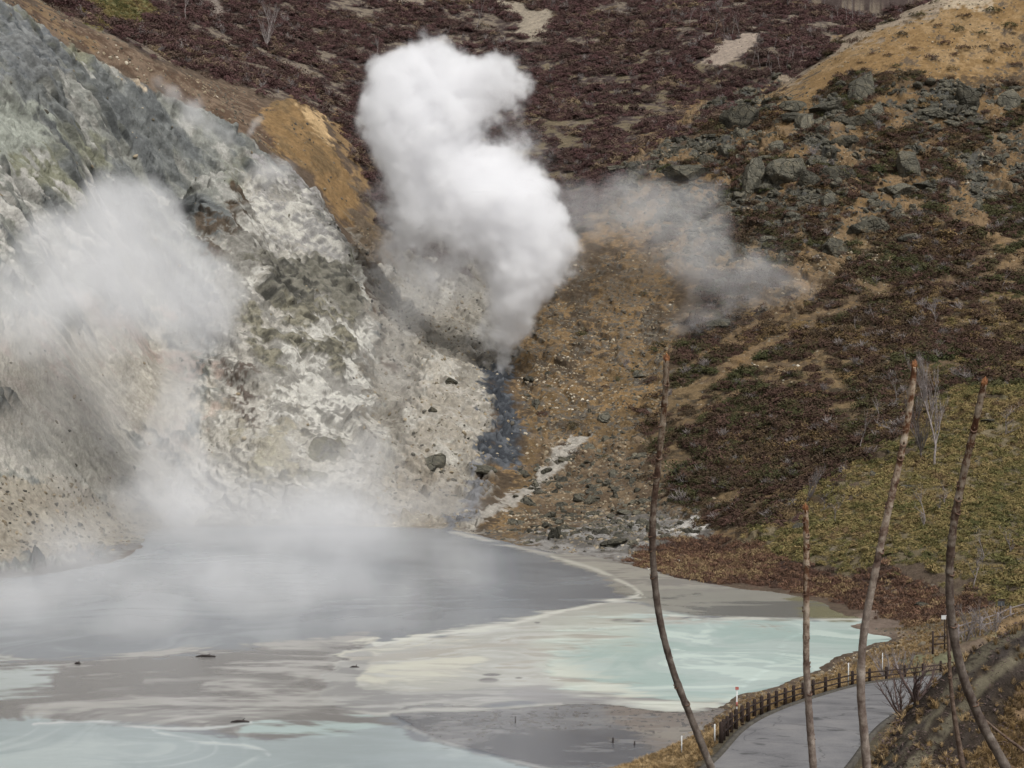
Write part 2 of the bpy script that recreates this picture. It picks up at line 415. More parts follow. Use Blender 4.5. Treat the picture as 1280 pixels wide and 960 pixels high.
# lake basin
selL = (Y > 100) & (Y < 360)
dl = np.full(X.shape, -60.0, np.float32)
dl[selL] = sdf(SHORE, X[selL], Y[selL]) + 2.2 * fbm(X[selL], Y[selL], 7, 4, 91) + 0.8 * fbm(X[selL], Y[selL], 1.5, 3, 92)
dout = np.maximum(-dl, 0)
Z = np.where(dl > 0, -np.minimum(0.12 * dl, 2.0) - 0.02, np.where(dout < 14, np.maximum(Z, 0.04 * dout) * sstep(0, 14, dout) + 0.05 * np.minimum(dout, 2), Z))
Z = np.where((dl <= 0) & (Y > 110) & (Y < 350), np.maximum(Z, 0.02 + 0.04 * np.minimum(dout, 10)), Z)

# road bed
selR = (Y > 50) & (Y < 200)
rl, rr, rz = road_l(Y[selR]), road_r(Y[selR]), road_z(Y[selR])
xr = X[selR]
dr = np.maximum(np.maximum(rl - xr, xr - rr), 0)
zt = Z[selR]
flat = 1 - sstep(0.9, 3.6, dr)
Z[selR] = zt * (1 - flat) + (rz - 0.10) * flat
DROAD = np.full(X.shape, 99.0); DROAD[selR] = dr

PX, PY = to_px(X, Y, Z)
U, Vv = X.astype(np.float64), (Y * 0.75 + Z * 1.0)
nA = fbm(U, Vv, 34, 4, 1); nB = fbm(U, Vv, 11, 4, 2); nC = fbm(U, Vv, 3.6, 4, 3, 0.6); nD = fbm(U, Vv, 1.2, 2, 4, 0.7)
su, sv = U * 0.62 - Vv * 0.78, U * 0.78 + Vv * 0.62
nE2 = fbm(U + 0.7 * nC, Vv, 0.5, 2, 78, 0.7)
nS = fbm(su * 0.32, sv * 1.6, 5.0, 4, 5, 0.6)          # layers dipping to the right
nG = fbm(U * 1.2 + 5 * nC, Vv * 0.35 + 3 * nB, 9.0, 4, 6, 0.55)           # runnels straight down the slope
WX, WY = PX + 26 * nB + 12 * nC, PY + 20 * fbm(U, Vv, 9, 3, 8) + 8 * nC

EDGE = 1.5 * nC + 1.1 * nD + 0.5 * nB
def ragged(v, s, rag):
    """Interfinger the two sides of an edge instead of fading between them."""
    return sstep(0.28, 0.72, 0.5 + v + np.clip(EDGE[s] * (0.35 + 0.65 * min(rag, 1.0)), -0.42, 0.42) * sstep(1.3, 0.7, np.abs(v)))

def mask(poly, soft=8, rag=1.0):
    p = np.asarray(poly, float); m = np.zeros(X.shape, np.float32)
    x0, y0 = p.min(0) - 40; x1, y1 = p.max(0) + 40
    s = (PX > x0) & (PX < x1) & (PY > y0) & (PY < y1) & (Y > 20)
    if s.any():
        xx = PX[s] + (WX[s] - PX[s]) * rag; yw = PY[s] + (WY[s] - PY[s]) * rag
        m[s] = ragged(sdf(p, xx, yw) / (2.6 * soft), s, rag)
    return m

def mline(line, w, soft=6, rag=1.0):
    p = np.asarray(line, float); m = np.zeros(X.shape, np.float32)
    x0, y0 = p.min(0) - 60; x1, y1 = p.max(0) + 60
    s = (PX > x0) & (PX < x1) & (PY > y0) & (PY < y1) & (Y > 20)
    m[s] = ragged((w - sdl(p, PX[s] + (WX[s] - PX[s]) * rag, PY[s] + (WY[s] - PY[s]) * rag)) / (2.6 * soft), s, rag)
    return m

COLR = np.empty(X.shape + (3,), np.float32); COLR[:] = lin((104, 86, 68))
AMP = np.full(X.shape, 0.35, np.float32)
ROCK = np.zeros(X.shape, np.float32); SHR = ROCK.copy(); SASA = ROCK.copy(); FERN = ROCK.copy(); GRASS = ROCK.copy(); RUB = ROCK.copy()
def paint(m, c, c2=None, mix=None):
    """Blend a ground colour in under mask m; with c2, mottle between the two."""
    c = lin(c).astype(np.float32)
    if c2 is None: t = c
    else: t = c + (lin(c2).astype(np.float32) - c) * mix[..., None]
    COLR[:] = COLR + (t - COLR) * m[..., None]
def setv(A, m, v): A[:] = A + (v - A) * m
def spread_(n, lo=-0.12, hi=0.12): return sstep(lo, hi, n)

PLANS = {}
# --- back hill under the heath
mD = mask([(-200, -200), (1500, -200), (1500, 20), (1180, 5), (1050, 55), (980, 115), (860, 178), (760, 260), (700, 320), (560, 360), (470, 300), (430, 170), (380, 125),
           (300, 105), (200, 70), (120, 35), (40, -10), (-200, -40)], 8)
far = Y > 380
mD = mD * far
paint(mD, (80, 66, 61), (122, 108, 90), spread_(nC + 0.6 * nB + 0.4 * nD, 0.04, 0.25))
SHR += mD * (1.0 - 0.75 * spread_(nB + 0.6 * nC, 0.08, 0.22))
paint(mD * mask([(680, 100), (960, 95), (870, 175), (760, 260), (690, 240)], 30) * spread_(nC, -0.05, 0.1), (112, 98, 72))
# --- right hill
ru, rv = U * 0.80 - Vv * 0.60, U * 0.60 + Vv * 0.80          # rills run down towards the vent
nR = fbm(ru + 2.5 * nB + 1.2 * nC, rv * 0.16, 5.5, 4, 55, 0.55)
mC = mask([(860, 172), (980, 112), (1050, 50), (1180, -2), (1500, -60), (1500, 500), (1130, 560), (1020, 630), (960, 670), (880, 690), (600, 690), (590, 640), (620, 560),
           (625, 470), (660, 380), (700, 310), (760, 255)], 5, 0.6)
paint(mC, (92, 75, 54), (138, 108, 64), spread_(nC + 0.7 * nB, 0.0, 0.22)); setv(AMP, mC, 0.9)
mU = mask([(860, 172), (980, 105), (1060, 90), (1280, 90), (1290, 260), (1130, 330), (1000, 380), (880, 330), (800, 300), (760, 255)], 16)
paint(mU * spread_(nC * 0.5 + nR * 1.3, -0.06, 0.10), (132, 102, 56), (108, 84, 54), spread_(nD + nC)); setv(AMP, mU, 1.6); setv(ROCK, mU, 1.0); RUB += mU * 0.8
paint(mU * spread_(nB + 0.8 * nC, 0.04, 0.12), (94, 92, 82), (76, 75, 70), spread_(nD)); setv(AMP, mU * spread_(nB + 0.8 * nC, 0.0, 0.12), 2.4)
SHR += mU * 0.6 * spread_(-nB * 0.5 - nR, -0.08, 0.08)
mH = mask([(900, 340), (1000, 300), (1130, 290), (1300, 240), (1500, 250), (1500, 470), (1180, 500), (1120, 565), (1020, 630), (960, 672), (880, 660), (800, 610), (800, 520), (850, 430)], 14)
paint(mH, (78, 66, 48), (124, 100, 62), spread_(nC + nB, 0.08, 0.3)); setv(ROCK, mH, 0.28); RUB += mH * 0.25
paint(mH * spread_(nR + 0.4 * nC, 0.10, 0.2), (134, 106, 64), (104, 84, 58), spread_(nC + nD))
SHR += mH * (0.9 - 0.85 * spread_(nR * 1.2 + 0.4 * nC, 0.08, 0.17))
# ochre dome and the pale path along the crest
mO = mask([(955, 128), (1010, 82), (1060, 50), (1130, 18), (1190, -4), (1320, -30), (1330, 78), (1230, 104), (1120, 96), (1060, 96), (1010, 132)], 8)
mO *= (Y < 580)
paint(mO, (144, 110, 56), (156, 124, 74), spread_(nB + nC + 0.6 * nD)); setv(AMP, mO, 0.45); setv(ROCK, mO, 0.3); SHR *= 1 - mO; setv(RUB, mO, 0.35)
paint(mO * spread_(nD + nC + nR, 0.16, 0.3), (98, 82, 62)); SHR += mO * 0.22 * spread_(nC + nB, 0.08, 0.2)
mP = mline([(990, 98), (1040, 62), (1090, 38), (1150, 12), (1200, 2)], 7, 6)
paint(mP * (Y < 580), (148, 130, 106))
paint(mask([(1170, -5), (1240, -5), (1240, 14), (1180, 12)], 6) * (Y < 580), (176, 156, 124))
# ochre sweeps across the middle of the right hill
for ln, w in (([(850, 300), (835, 350), (790, 390), (740, 440), (700, 480)], 15), ([(860, 200), (815, 250), (790, 310), (830, 340)], 7), ([(905, 350), (935, 440), (930, 520), (935, 560)], 9),
              ([(1120, 160), (1110, 230), (1140, 260)], 7), ([(990, 160), (950, 200), (880, 250)], 8), ([(1060, 170), (1075, 260), (1050, 330)], 7), ([(1000, 300), (1020, 380)], 5), ([(1240, 150), (1262, 230)], 7), ([(880, 120), (840, 170), (800, 190)], 7), ([(1190, 180), (1215, 270), (1270, 330)], 7), ([(830, 330), (820, 420), (770, 470)], 12)):
    m = mline(ln, w, 12, 1.6) * spread_(nC * 0.8 + nG + 0.5 * nD, -0.2, 0.02); paint(m, (152, 116, 62), (126, 100, 64), spread_(nC + nD)); SHR *= 1 - np.clip(m * 1.6, 0, 1); setv(ROCK, m, 0.25)
# scree right of the stream bed
mS = mask([(640, 420), (700, 380), (800, 360), (840, 440), (830, 520), (790, 580), (850, 620), (880, 690), (600, 690), (640, 590), (650, 500)], 12)
paint(mS, (122, 96, 56), (150, 116, 64), spread_(nC + nB + 0.6 * nD)); paint(mS * spread_(nD + nC, 0.08, 0.22), (88, 78, 64)); setv(AMP, mS, 0.8); setv(ROCK, mS, 0.6); setv(RUB, mS, 1.0); SHR *= 1 - mS * 0.85
paint(mask([(700, 330), (840, 320), (840, 400), (760, 460), (690, 500), (660, 440)], 25), (146, 114, 66), (116, 94, 64), spread_(nC + nG + 0.5 * nD, -0.15, 0.12)); 
mR = mask([(690, 330), (845, 300), (840, 420), (790, 560), (680, 600), (650, 480), (660, 420)], 16); setv(AMP, mR, 1.5); RUB += mR * 0.7
paint(mR * spread_(-nG - 0.5 * nC + 0.3 * nD, 0.06, 0.16), (92, 76, 56)); paint(mR * spread_(nD + nE2 + 0.5 * nC, 0.16, 0.3), (98, 90, 78)); SHR += mR * 0.30 * spread_(nB + nC, 0.05, 0.2)

mS2 = mask([(660, 560), (800, 560), (880, 640), (880, 690), (640, 690)], 14)
paint(mS2, (104, 84, 60), (124, 102, 72), spread_(nC)); setv(ROCK, mS2, 0.9); RUB += mS2 * 0.8
paint(mask([(620, 690), (700, 655), (800, 645), (880, 650), (890, 680), (820, 705), (700, 700)], 8), (150, 145, 138), (112, 106, 98), spread_(nC + nS))
m = mline([(575, 668), (650, 618), (690, 590), (735, 545)], 7, 5); paint(m, (166, 158, 144)); setv(RUB, m, 0.1)
paint(mask([(840, 672), (858, 655), (885, 652), (872, 676)], 5), (186, 180, 170))
# --- left cliff
mL = mask([(-300, -60), (-60, -30), (0, 8), (40, 20), (100, 66), (185, 108), (250, 138), (310, 168), (345, 203), (400, 258), (440, 322), (466, 382), (480, 480), (490, 560), (480, 665),
           (180, 680), (100, 715), (-300, 800)], 4, 0.35) * (Y < 425)
paint(mL, (138, 139, 129), (120, 123, 120), spread_(nS + 0.5 * nB)); setv(AMP, mL, 2.8); setv(ROCK, mL, 0.15); SHR *= 1 - mL; setv(RUB, mL, 0.03)
paint(mL * spread_(nS * 0.9 + nC * 0.6, 0.06, 0.16), (104, 107, 106))
paint(mL * spread_(fbm(su, sv, 16, 3, 31) + 0.4 * nC, 0.05, 0.2), (138, 138, 112))
paint(mL * spread_(-nS - nC * 0.8, 0.14, 0.24), (170, 168, 158))
paint(mask([(-10, 130), (40, 125), (58, 160), (50, 200), (-10, 205)], 14) * mL, (158, 162, 148))
paint(mask([(-10, 230), (90, 225), (130, 300), (60, 330), (-10, 330)], 20) * mL * spread_(nC + nD, -0.02, 0.12), (182, 178, 168))
paint(mask([(-10, 10), (60, 40), (75, 80), (40, 120), (-10, 100)], 15) * mL, (112, 116, 118), (128, 130, 128), spread_(nC))
paint(mline([(110, 66), (150, 90), (178, 112)], 2.5, 3, 0.4) * mL, (190, 170, 140))
# pale altered slope
mW = mask([(305, 215), (350, 205), (405, 262), (443, 322), (470, 390), (478, 470), (500, 540), (480, 665), (180, 680), (200, 600), (250, 520), (268, 430), (262, 330), (285, 270)], 14)
paint(mW * mL, (184, 178, 164), (150, 146, 136), spread_(nC + nG * 1.2)); setv(AMP, mW * mL, 2.2); setv(RUB, mW * mL, 0.05)
paint(mW * mL * spread_(nC + 0.8 * nB + nS * 0.5, 0.09, 0.17), (126, 122, 112))
paint(mW * mL * spread_(nG - nC + 0.5 * nD, 0.16, 0.24), (200, 196, 184)); paint(mW * mL * spread_(nD + 0.7 * nS, 0.10, 0.2), (138, 134, 124))
paint(mask([(318, 215), (350, 205), (400, 255), (440, 320), (400, 318), (340, 300), (320, 260)], 14) * mL * spread_(nC + nD, -0.1, 0.15), (146, 142, 140)); paint(mask([(330, 230), (400, 270), (440, 330), (400, 320), (330, 300), (300, 250)], 14) * mL, (156, 153, 148), (186, 182, 170), spread_(nC + nD + nG, 0, 0.25))
paint(mline([(425, 262), (445, 310), (462, 372)], 6, 4) * mL, (216, 212, 198))
paint(mask([(258, 285), (290, 248), (300, 262), (292, 300), (262, 325)], 10, 1.6) * mL * spread_(nC + nD + nE2, -0.2, 0.1), (104, 86, 66), (84, 72, 58), spread_(nD))
m = mask([(310, 330), (390, 322), (440, 335), (466, 385), (440, 400), (400, 380), (350, 390), (320, 380)], 8) * mL
paint(m, (88, 86, 78), (120, 116, 102), spread_(nD + nC)); setv(AMP, m, 3.4)
m = mask([(300, 380), (380, 385), (440, 410), (420, 470), (340, 465), (310, 430)], 10) * mL * spread_(nC + nB, -0.1, 0.05)
paint(m, (102, 98, 84), (136, 130, 108), spread_(nD + nE2)); setv(AMP, m, 2.8)
paint(mask([(284, 470), (308, 462), (318, 530), (296, 545)], 9, 1.8) * mL * spread_(nD + nE2 + 0.6 * nC, -0.08, 0.12), (98, 86, 76))
paint(mask([(390, 560), (430, 560), (425, 640), (390, 640)], 10) * mL * spread_(nC + nD, 0.0, 0.15), (120, 116, 98))
paint(mask([(290, 530), (370, 530), (360, 590), (280, 610)], 22, 1.5) * mL * spread_(nC + nG, -0.2, 0.1), (178, 170, 140), (160, 152, 130), spread_(nC + nD))
# lower left
paint(mask([(-20, 390), (200, 400), (260, 480), (240, 560), (-20, 560)], 24) * mL, (184, 176, 160), (172, 154, 140), spread_(nB + nC + 0.5 * nD, 0.0, 0.2)); setv(AMP, mask([(-20, 390), (200, 400), (260, 480), (240, 560), (-20, 560)], 24) * mL, 1.2); 
paint(mask([(-20, 560), (120, 540), (220, 590), (210, 640), (60, 610), (-20, 600)], 16) * mL, (164, 161, 150), (142, 141, 134), spread_(nC + nS)); 
m = mask([(-200, 590), (60, 600), (200, 640), (205, 662), (140, 690), (-200, 720)], 8) * mL
paint(m, (168, 158, 138), (144, 134, 116), spread_(nC + nD)); setv(AMP, m, 0.9); setv(RUB, m, 1.0); setv(ROCK, m, 0.35)
m = mask([(-200, 712), (40, 706), (80, 694), (190, 672), (200, 662), (150, 704), (60, 718), (-200, 760)], 5) * mL
paint(m, (116, 112, 108)); setv(AMP, m, 0.4)
paint(mask([(-40, 480), (120, 490), (210, 560), (200, 620), (60, 600), (-40, 590)], 24, 1.4) * mL * 0.7, (186, 180, 165), (164, 157, 145), spread_(nC + nG + nD)); setv(AMP, mask([(-40, 480), (120, 490), (210, 560), (200, 620), (60, 600), (-40, 590)], 24) * mL, 1.3)  # brightening painted into the ground colour to offset the plume and slope shade
# --- brown strip above the cliff and the ochre shoulder
m = mask([(20, -8), (100, 28), (200, 78), (300, 116), (345, 140), (350, 205), (310, 168), (250, 138), (185, 106), (100, 64), (0, 4)], 6, 0.6) * (Y > 365)
paint(m, (104, 80, 60), (122, 100, 78), spread_(nC + nD)); SHR *= 1 - 0.75 * m; setv(RUB, m, 0.8); setv(AMP, m, 0.6); setv(ROCK, m, 0.25)
paint(mline([(30, 5), (80, 35), (115, 55)], 6, 6) * (Y > 365), (136, 108, 72))
m = mask([(322, 140), (368, 122), (405, 150), (420, 190), (450, 240), (445, 290), (425, 270), (385, 215), (345, 190)], 7, 0.5) * (Y > 385)
paint(m, (146, 112, 60), (124, 98, 58), spread_(nC + nG)); SHR *= 1 - m; setv(AMP, m, 1.0); setv(RUB, m, 0.15)
paint(mask([(372, 132), (400, 142), (420, 178), (412, 182), (385, 160)], 5, 0.5) * m, (194, 158, 100))
paint(mline([(425, 150), (440, 200), (452, 240)], 6, 5) * (Y > 440), (146, 114, 66))
# --- centre gully
m = mask([(452, 290), (500, 330), (620, 330), (650, 400), (625, 470), (610, 590), (590, 680), (440, 680), (462, 560), (462, 470), (468, 390)], 18, 1.6)
paint(m, (158, 151, 136), (124, 117, 104), spread_(nC + nG + 0.6 * nD, -0.15, 0.2)); paint(m * spread_(nG - 0.6 * nC, 0.08, 0.2), (186, 180, 166)); setv(AMP, m, 2.5); setv(RUB, m, 0.7); SHR *= 1 - m; setv(ROCK, m, 0.25)
paint(mask([(440, 230), (470, 260), (500, 330), (460, 330)], 8) * (Y > 400), (132, 108, 72), (104, 88, 68), spread_(nC))
paint(mask([(508, 560), (530, 500), (570, 480), (605, 478), (610, 540), (590, 590), (545, 560), (500, 600)], 12, 1.5) * spread_(nC + nG + nD, -0.25, -0.02), (188, 181, 167), (160, 151, 134), spread_(nC + nG + nD))
paint(mask([(500, 590), (560, 570), (580, 620), (590, 670), (490, 670)], 12), (138, 126, 106), (158, 148, 130), spread_(nC))
paint(mask([(485, 400), (540, 390), (600, 380), (590, 430), (540, 470), (500, 470)], 14) * spread_(nC + nG, 0, 0.15), (166, 158, 142))
m = mask([(606, 468), (638, 472), (645, 520), (652, 585), (596, 590), (606, 530)], 10, 1.6)
paint(m, (62, 66, 72), (88, 92, 97), spread_(nD + nG)); setv(RUB, m, 0.3); setv(ROCK, m, 0.4)
paint(mask([(585, 600), (605, 585), (600, 650), (570, 660)], 9), (120, 120, 122))
# --- bare patches on the back hill
for po, c in (([(606, -6), (640, -2), (668, 14), (690, 10), (694, 24), (672, 50), (650, 44), (648, 24)], (152, 138, 116)), ([(872, 72), (905, 50), (950, 40), (946, 56), (905, 86)], (156, 138, 120)),
              ([(476, -6), (535, -6), (530, 10), (500, 8)], (140, 124, 104)), ([(250, -6), (276, -4), (278, 26), (262, 20)], (128, 114, 102)), ([(995, -4), (1040, -4), (1020, 14)], (120, 104, 84))):
    m = mask(po, 4, 0.6); paint(m, c); SHR *= 1 - m; setv(RUB, m * (Y > 400), 0.15)
m = mask([(85, -10), (185, -10), (190, 18), (170, 34), (120, 28)], 6); paint(m, (118, 112, 62)); SHR *= 1 - m; SASA += m * 0.6
# --- bamboo-grass slope, rusty shore band
m = mask([(950, 684), (1000, 650), (1040, 612), (1130, 562), (1170, 500), (1230, 480), (1500, 470), (1500, 790), (1240, 752), (1200, 735), (1120, 706), (1060, 720)], 20, 1.6)
paint(m, (104, 94, 64), (118, 104, 74), spread_(nC + nB)); SHR *= 1 - m; SASA += m * (1 - 0.6 * spread_(nB + nC, 0.1, 0.25)); setv(ROCK, m, 0.12); setv(RUB, m, 0.05)
m2 = 0.6 * mask([(1120, 400), (1500, 380), (1500, 500), (1180, 510), (1110, 560)], 30) * spread_(nB, -0.05, 0.1); SASA += m2 * 0.5; 
m = mask([(770, 704), (860, 684), (960, 688), (1055, 724), (1110, 704), (1160, 740), (1245, 752), (1250, 775), (1160, 790), (1095, 768), (1050, 757), (990, 742), (900, 733), (830, 716)], 5)
paint(m, (104, 72, 58), (76, 58, 50), spread_(nC + nB)); FERN += m; SHR *= 1 - m; SASA *= 1 - m * 0.9; setv(RUB, m, 0.1); setv(ROCK, m, 0.03)
paint(mask([(1068, 772), (1100, 750), (1150, 752), (1140, 790), (1112, 796), (1085, 790)], 8), (132, 112, 96))
paint(mline([(845, 697), (870, 702), (893, 706)], 1.4, 1.2, 1.2), (225, 222, 205)); paint(mline([(800, 712), (830, 713), (850, 716), (878, 720)], 1.2, 1.5, 1.3), (215, 212, 190))
# --- near bank with road, and the cut bank below the camera
nb = (Y < 205) & (PY > 760) & (dl < 0) & ((X > 4) | (Y < 135))
m = nb.astype(np.float32) * sstep(0.3, 3, dout)
nN = fbm(U, Y * 1.0, 5, 4, 41); nM = fbm(U, Y, 0.9, 3, 42)
paint(m, (146, 116, 72), (112, 96, 70), spread_(nN + 0.4 * nM)); setv(AMP, m, 0.12); setv(GRASS, m * spread_(-nN, -0.25, 0.0), 1.0); SASA *= 1 - m; FERN *= 1 - m; SHR *= 1 - m; setv(RUB, m, 0.15); setv(ROCK, m, 0.0)
paint(m * (1 - sstep(1.2, 3.5, dout + 3 * nN)), (108, 88, 76), (140, 124, 108), spread_(nM + nN))
setv(GRASS, m * (1 - sstep(1.2, 3.5, dout + 3 * nN)), 0.0)
setv(GRASS, m * (PX > 1120) * (Y > 150), 0.25)
m = mask([(1140, 800), (1200, 790), (1240, 800), (1200, 845), (1130, 842)], 10) * (Y > 120) * (Y < 205); paint(m, (124, 122, 86), (120, 100, 80), spread_(nN))
mE = ((Y < 69.5) & (Y > 20) & (X > 4)).astype(np.float32)
nF = fbm(U, Y * 2.0 + Z, 0.3, 3, 43, 0.7)
paint(mE, (60, 50, 41), (84, 70, 53), spread_(nM + nN + nF, 0.0, 0.3)); setv(AMP, mE, 0.35); setv(GRASS, mE, 0.06)
for ln, w, c in (([(1080, 985), (1130, 925), (1190, 850), (1235, 812), (1300, 775)], 11, (98, 90, 70)), ([(1120, 985), (1180, 900), (1230, 850), (1300, 800)], 12, (112, 103, 80)),
                 ([(1100, 965), (1160, 885), (1215, 835), (1300, 790)], 6, (66, 58, 52)), ([(1180, 960), (1215, 890), (1250, 850), (1300, 830)], 9, (70, 60, 52))):
    paint(mline(ln, w, 5, 0.8) * mE * spread_(nM + nF, -0.45, -0.1), c)
m = mask([(1195, 985), (1235, 900), (1265, 860), (1320, 825), (1330, 990)], 9) * mE; paint(m, (132, 104, 70)); setv(GRASS, m, 1.0)
m = mask([(1100, 990), (1190, 930), (1210, 990)], 10) * mE; setv(GRASS, m, 0.35)
m = mline([(1078, 1010), (1098, 954), (1117, 910), (1141, 877), (1170, 838), (1215, 802), (1280, 768)], 5, 5, 0.3) * mE; paint(m * 0.8, (58, 48, 42)); setv(GRASS, m, 0.22)
GRASS *= (DROAD > 0.7)
paint(((DROAD < 0.9) & (DROAD > -1)).astype(np.float32), (96, 86, 66))
nE = fbm(U + 0.7 * nC, Vv, 0.42, 2, 77, 0.7)
COLR *= (1 + 0.45 * nD + 0.3 * nC + 0.45 * nE * (Y > 150))[..., None]
lum = COLR @ np.array([0.3, 0.55, 0.15], np.float32)
COLR = lum[..., None] * 0.25 + COLR * 0.75
COLR *= 0.80
COLR = np.clip(COLR, 0.01, 0.9)

# relief
gy = np.gradient(Z, axis=0) / np.maximum(np.gradient(Y, axis=0), 1e-4)
gx = np.gradient(Z, axis=1) / np.maximum(np.gradient(X, axis=1), 1e-4)
nl = np.sqrt(gx * gx + gy * gy + 1)
AMP *= np.where(dl > 0, 0.0, sstep(0, 6, dout)) * sstep(0.8, 4, DROAD)
rid = fbm(U, Vv, 9, 5, 51, 0.55, True) * 0.9
disp = 0.5 * rid + 0.5 * fbm(U, Vv, 22, 4, 53, 0.5, True) + 0.4 * nS + 0.7 * nG + 0.25 * nC + 0.12 * nD
s = (AMP > 0.7) & (np.abs(aa)[None, :] < 0.28)
ws, wt = su[s] * 0.7 + 2.5 * nB[s] + 1.2 * nC[s], sv[s] * 1.2 + 2.5 * nA[s] + 1.2 * nC[s]
f1, f2, cid, du, dv = worley(ws, wt, 6.5, 3)
c2 = (cid * 7.31) % 1.0
disp[s] += sstep(0, 0.22, f2 - f1) * (0.22 + 0.5 * (cid - 0.5) + 0.8 * (du * (cid - 0.5) + dv * (c2 - 0.2)))
f1, f2, cid, du, dv = worley(ws + 0.5 * nD[s], wt + 0.5 * nD[s], 2.1, 8)
c2 = (cid * 7.31) % 1.0
disp[s] += sstep(0, 0.3, f2 - f1) * (0.12 + 0.26 * (cid - 0.5) + 0.42 * (du * (cid - 0.5) + dv * (c2 - 0.2)))
f1, f2, cid, du, dv = worley(ws + 0.3 * nD[s], wt + 0.3 * nD[s], 0.85, 12)
disp[s] += 0.10 * sstep(0, 0.35, f2 - f1) * (0.4 + (cid - 0.5) + du * (cid - 0.5))
d = AMP * disp
NX, NY, NZ = -gx / nl, -gy / nl, 1 / nl
X2, Y2, Z2 = X + NX * d, Y + NY * d, Z + NZ * d
terrain = link('ground', mesh_np('ground', np.stack([X2, Y2, Z2], -1).reshape(-1, 3), grid_faces(NR, NC), COLR.reshape(-1, 3)), M['terrain'])
tag(terrain, 'bare volcanic crater slopes and banks around the steaming lake', 'ground', kind='structure')

def ground_at(x, y):
    r = np.interp(y, yy, np.arange(NR)); c = np.interp(x / (y + 12), aa, np.arange(NC))
    r0, c0 = int(min(r, NR - 2)), int(min(c, NC - 2)); fr, fc = r - r0, c - c0
    q = Z2[r0:r0 + 2, c0:c0 + 2]
    return float((q[0, 0] * (1 - fc) + q[0, 1] * fc) * (1 - fr) + (q[1, 0] * (1 - fc) + q[1, 1] * fc) * fr)

def hit(px, py, y0=40.0, y1=700.0):
    """First ground point along the line of sight through a pixel of the photograph."""
    prev = None
    for y in np.arange(y0, y1, 0.5):
        p = pt(px, py, y); g = ground_at(p.x, y)
        if p.z <= g:
            return Vector((p.x, y, g))
    return pt(px, py, y1)

def scatter(W, n, amax=0.30, rng=RNG):
    """Random ground points with density W per square metre (relative)."""
    cell = (np.gradient(X, axis=1) * np.gradient(Y, axis=0)) * np.sqrt(1 + gx * gx + gy * gy)
    w = np.where((np.abs(aa)[None, :] < amax) & (dl < -0.3), np.maximum(W, 0) * cell, 0).ravel().astype(np.float64)
    c = np.cumsum(w); k = np.searchsorted(c, rng.random(n) * c[-1]); k = np.clip(k, 0, len(w) - 1)
    r, q = k // NC, k % NC
    return r, q
# ------------------------------------------------------------------ lake
la = np.linspace(-0.35, 0.32, 1220)
lpy = np.linspace(1100, 640, 620)
ly = np.array([on_plane(640, p).y for p in lpy])
LX = la[None, :] * (ly[:, None] + 12); LY = np.repeat(ly[:, None], len(la), 1)
LPX, LPY = to_px(LX, LY, np.zeros_like(LX))
wu, wv = LX * 0.55, LY
l1 = fbm(wu, wv, 22, 4, 61); l2 = fbm(wu, wv, 7, 4, 62); 
qx = fbm(LX, LY, 34, 3, 63) * 62; qy = fbm(LX, LY, 34, 3, 64) * 62
l3 = fbm(LX * 0.22 + 0.4 * qx, LY + qy, 4.5, 5, 65, 0.6)        # drifting scum streaks
l4 = fbm(LX * 0.35, LY, 2.2, 3, 66, 0.7)
l5 = fbm(LX * 0.5, LY, 1.1, 3, 67, 0.7)
lw = 16 * l1 + 9 * l2 + 5 * l4
LC = np.empty(LX.shape + (3,), np.float32); LC[:] = lin((118, 121, 127))
LH = np.zeros(LX.shape, np.float32)
def lmask(poly, soft=5, ra=1.6, rb=0.55):
    v = sdf(curve_(poly, 3), LPX + ra * lw + 14 * l3, LPY + rb * lw + 4 * l3) / (2.4 * soft)
    return sstep(0.25, 0.75, 0.5 + v + np.clip(1.4 * l3 + 0.7 * l4 + 0.5 * l5, -0.5, 0.5) * sstep(1.3, 0.6, np.abs(v)))
def lline(line, w, soft, ra=1.2, rb=0.5):
    d_ = sdl(curve_(line, 5, False), LPX + 1.6 * ra * lw + 16 * l3, LPY + rb * lw * 1.2 + 5 * l3 + 2.5 * l5)
    return (1 - sstep(w - soft, w + soft * 1.6, d_ * (1 + 1.2 * l5))) * sstep(-0.30, 0.02, l4 + 0.8 * l2) * 0.9
def lpaint(m, c, c2=None, mix=None):
    c = lin(c).astype(np.float32); t = c if c2 is None else c + (lin(c2).astype(np.float32) - c) * mix[..., None]
    LC[:] = LC + (t - LC) * m[..., None]
lpaint(spread_(l3 + l1 * 0.5, 0.0, 0.25), (132, 135, 140))
lpaint(lmask([(330, 655), (620, 650), (760, 695), (830, 750), (600, 780), (380, 790), (420, 720)], 14), (104, 107, 114), (118, 121, 127), spread_(l3))
# brown mud sheet
m = lmask([(-400, 838), (60, 825), (250, 815), (430, 800), (470, 800), (430, 840), (405, 870), (440, 885), (500, 905), (330, 925), (220, 905), (60, 900), (-400, 905)], 6)
lpaint(m, (112, 108, 107), (134, 131, 130), spread_(l3 + 0.4 * l2, -0.04, 0.16))
lpaint(m * spread_(l3 + 0.6 * l4 + 0.3 * l5, 0.02, 0.32), (154, 150, 147))
lpaint(lmask([(250, 850), (330, 840), (420, 835), (400, 870), (330, 885), (230, 890)], 22) * spread_(l3 + l4 * 0.5 + 0.4 * l5, -0.15, 0.25), (158, 154, 152))
lpaint(lmask([(-200, 834), (40, 834), (66, 845), (40, 868), (-200, 875)], 10), (166, 171, 171))
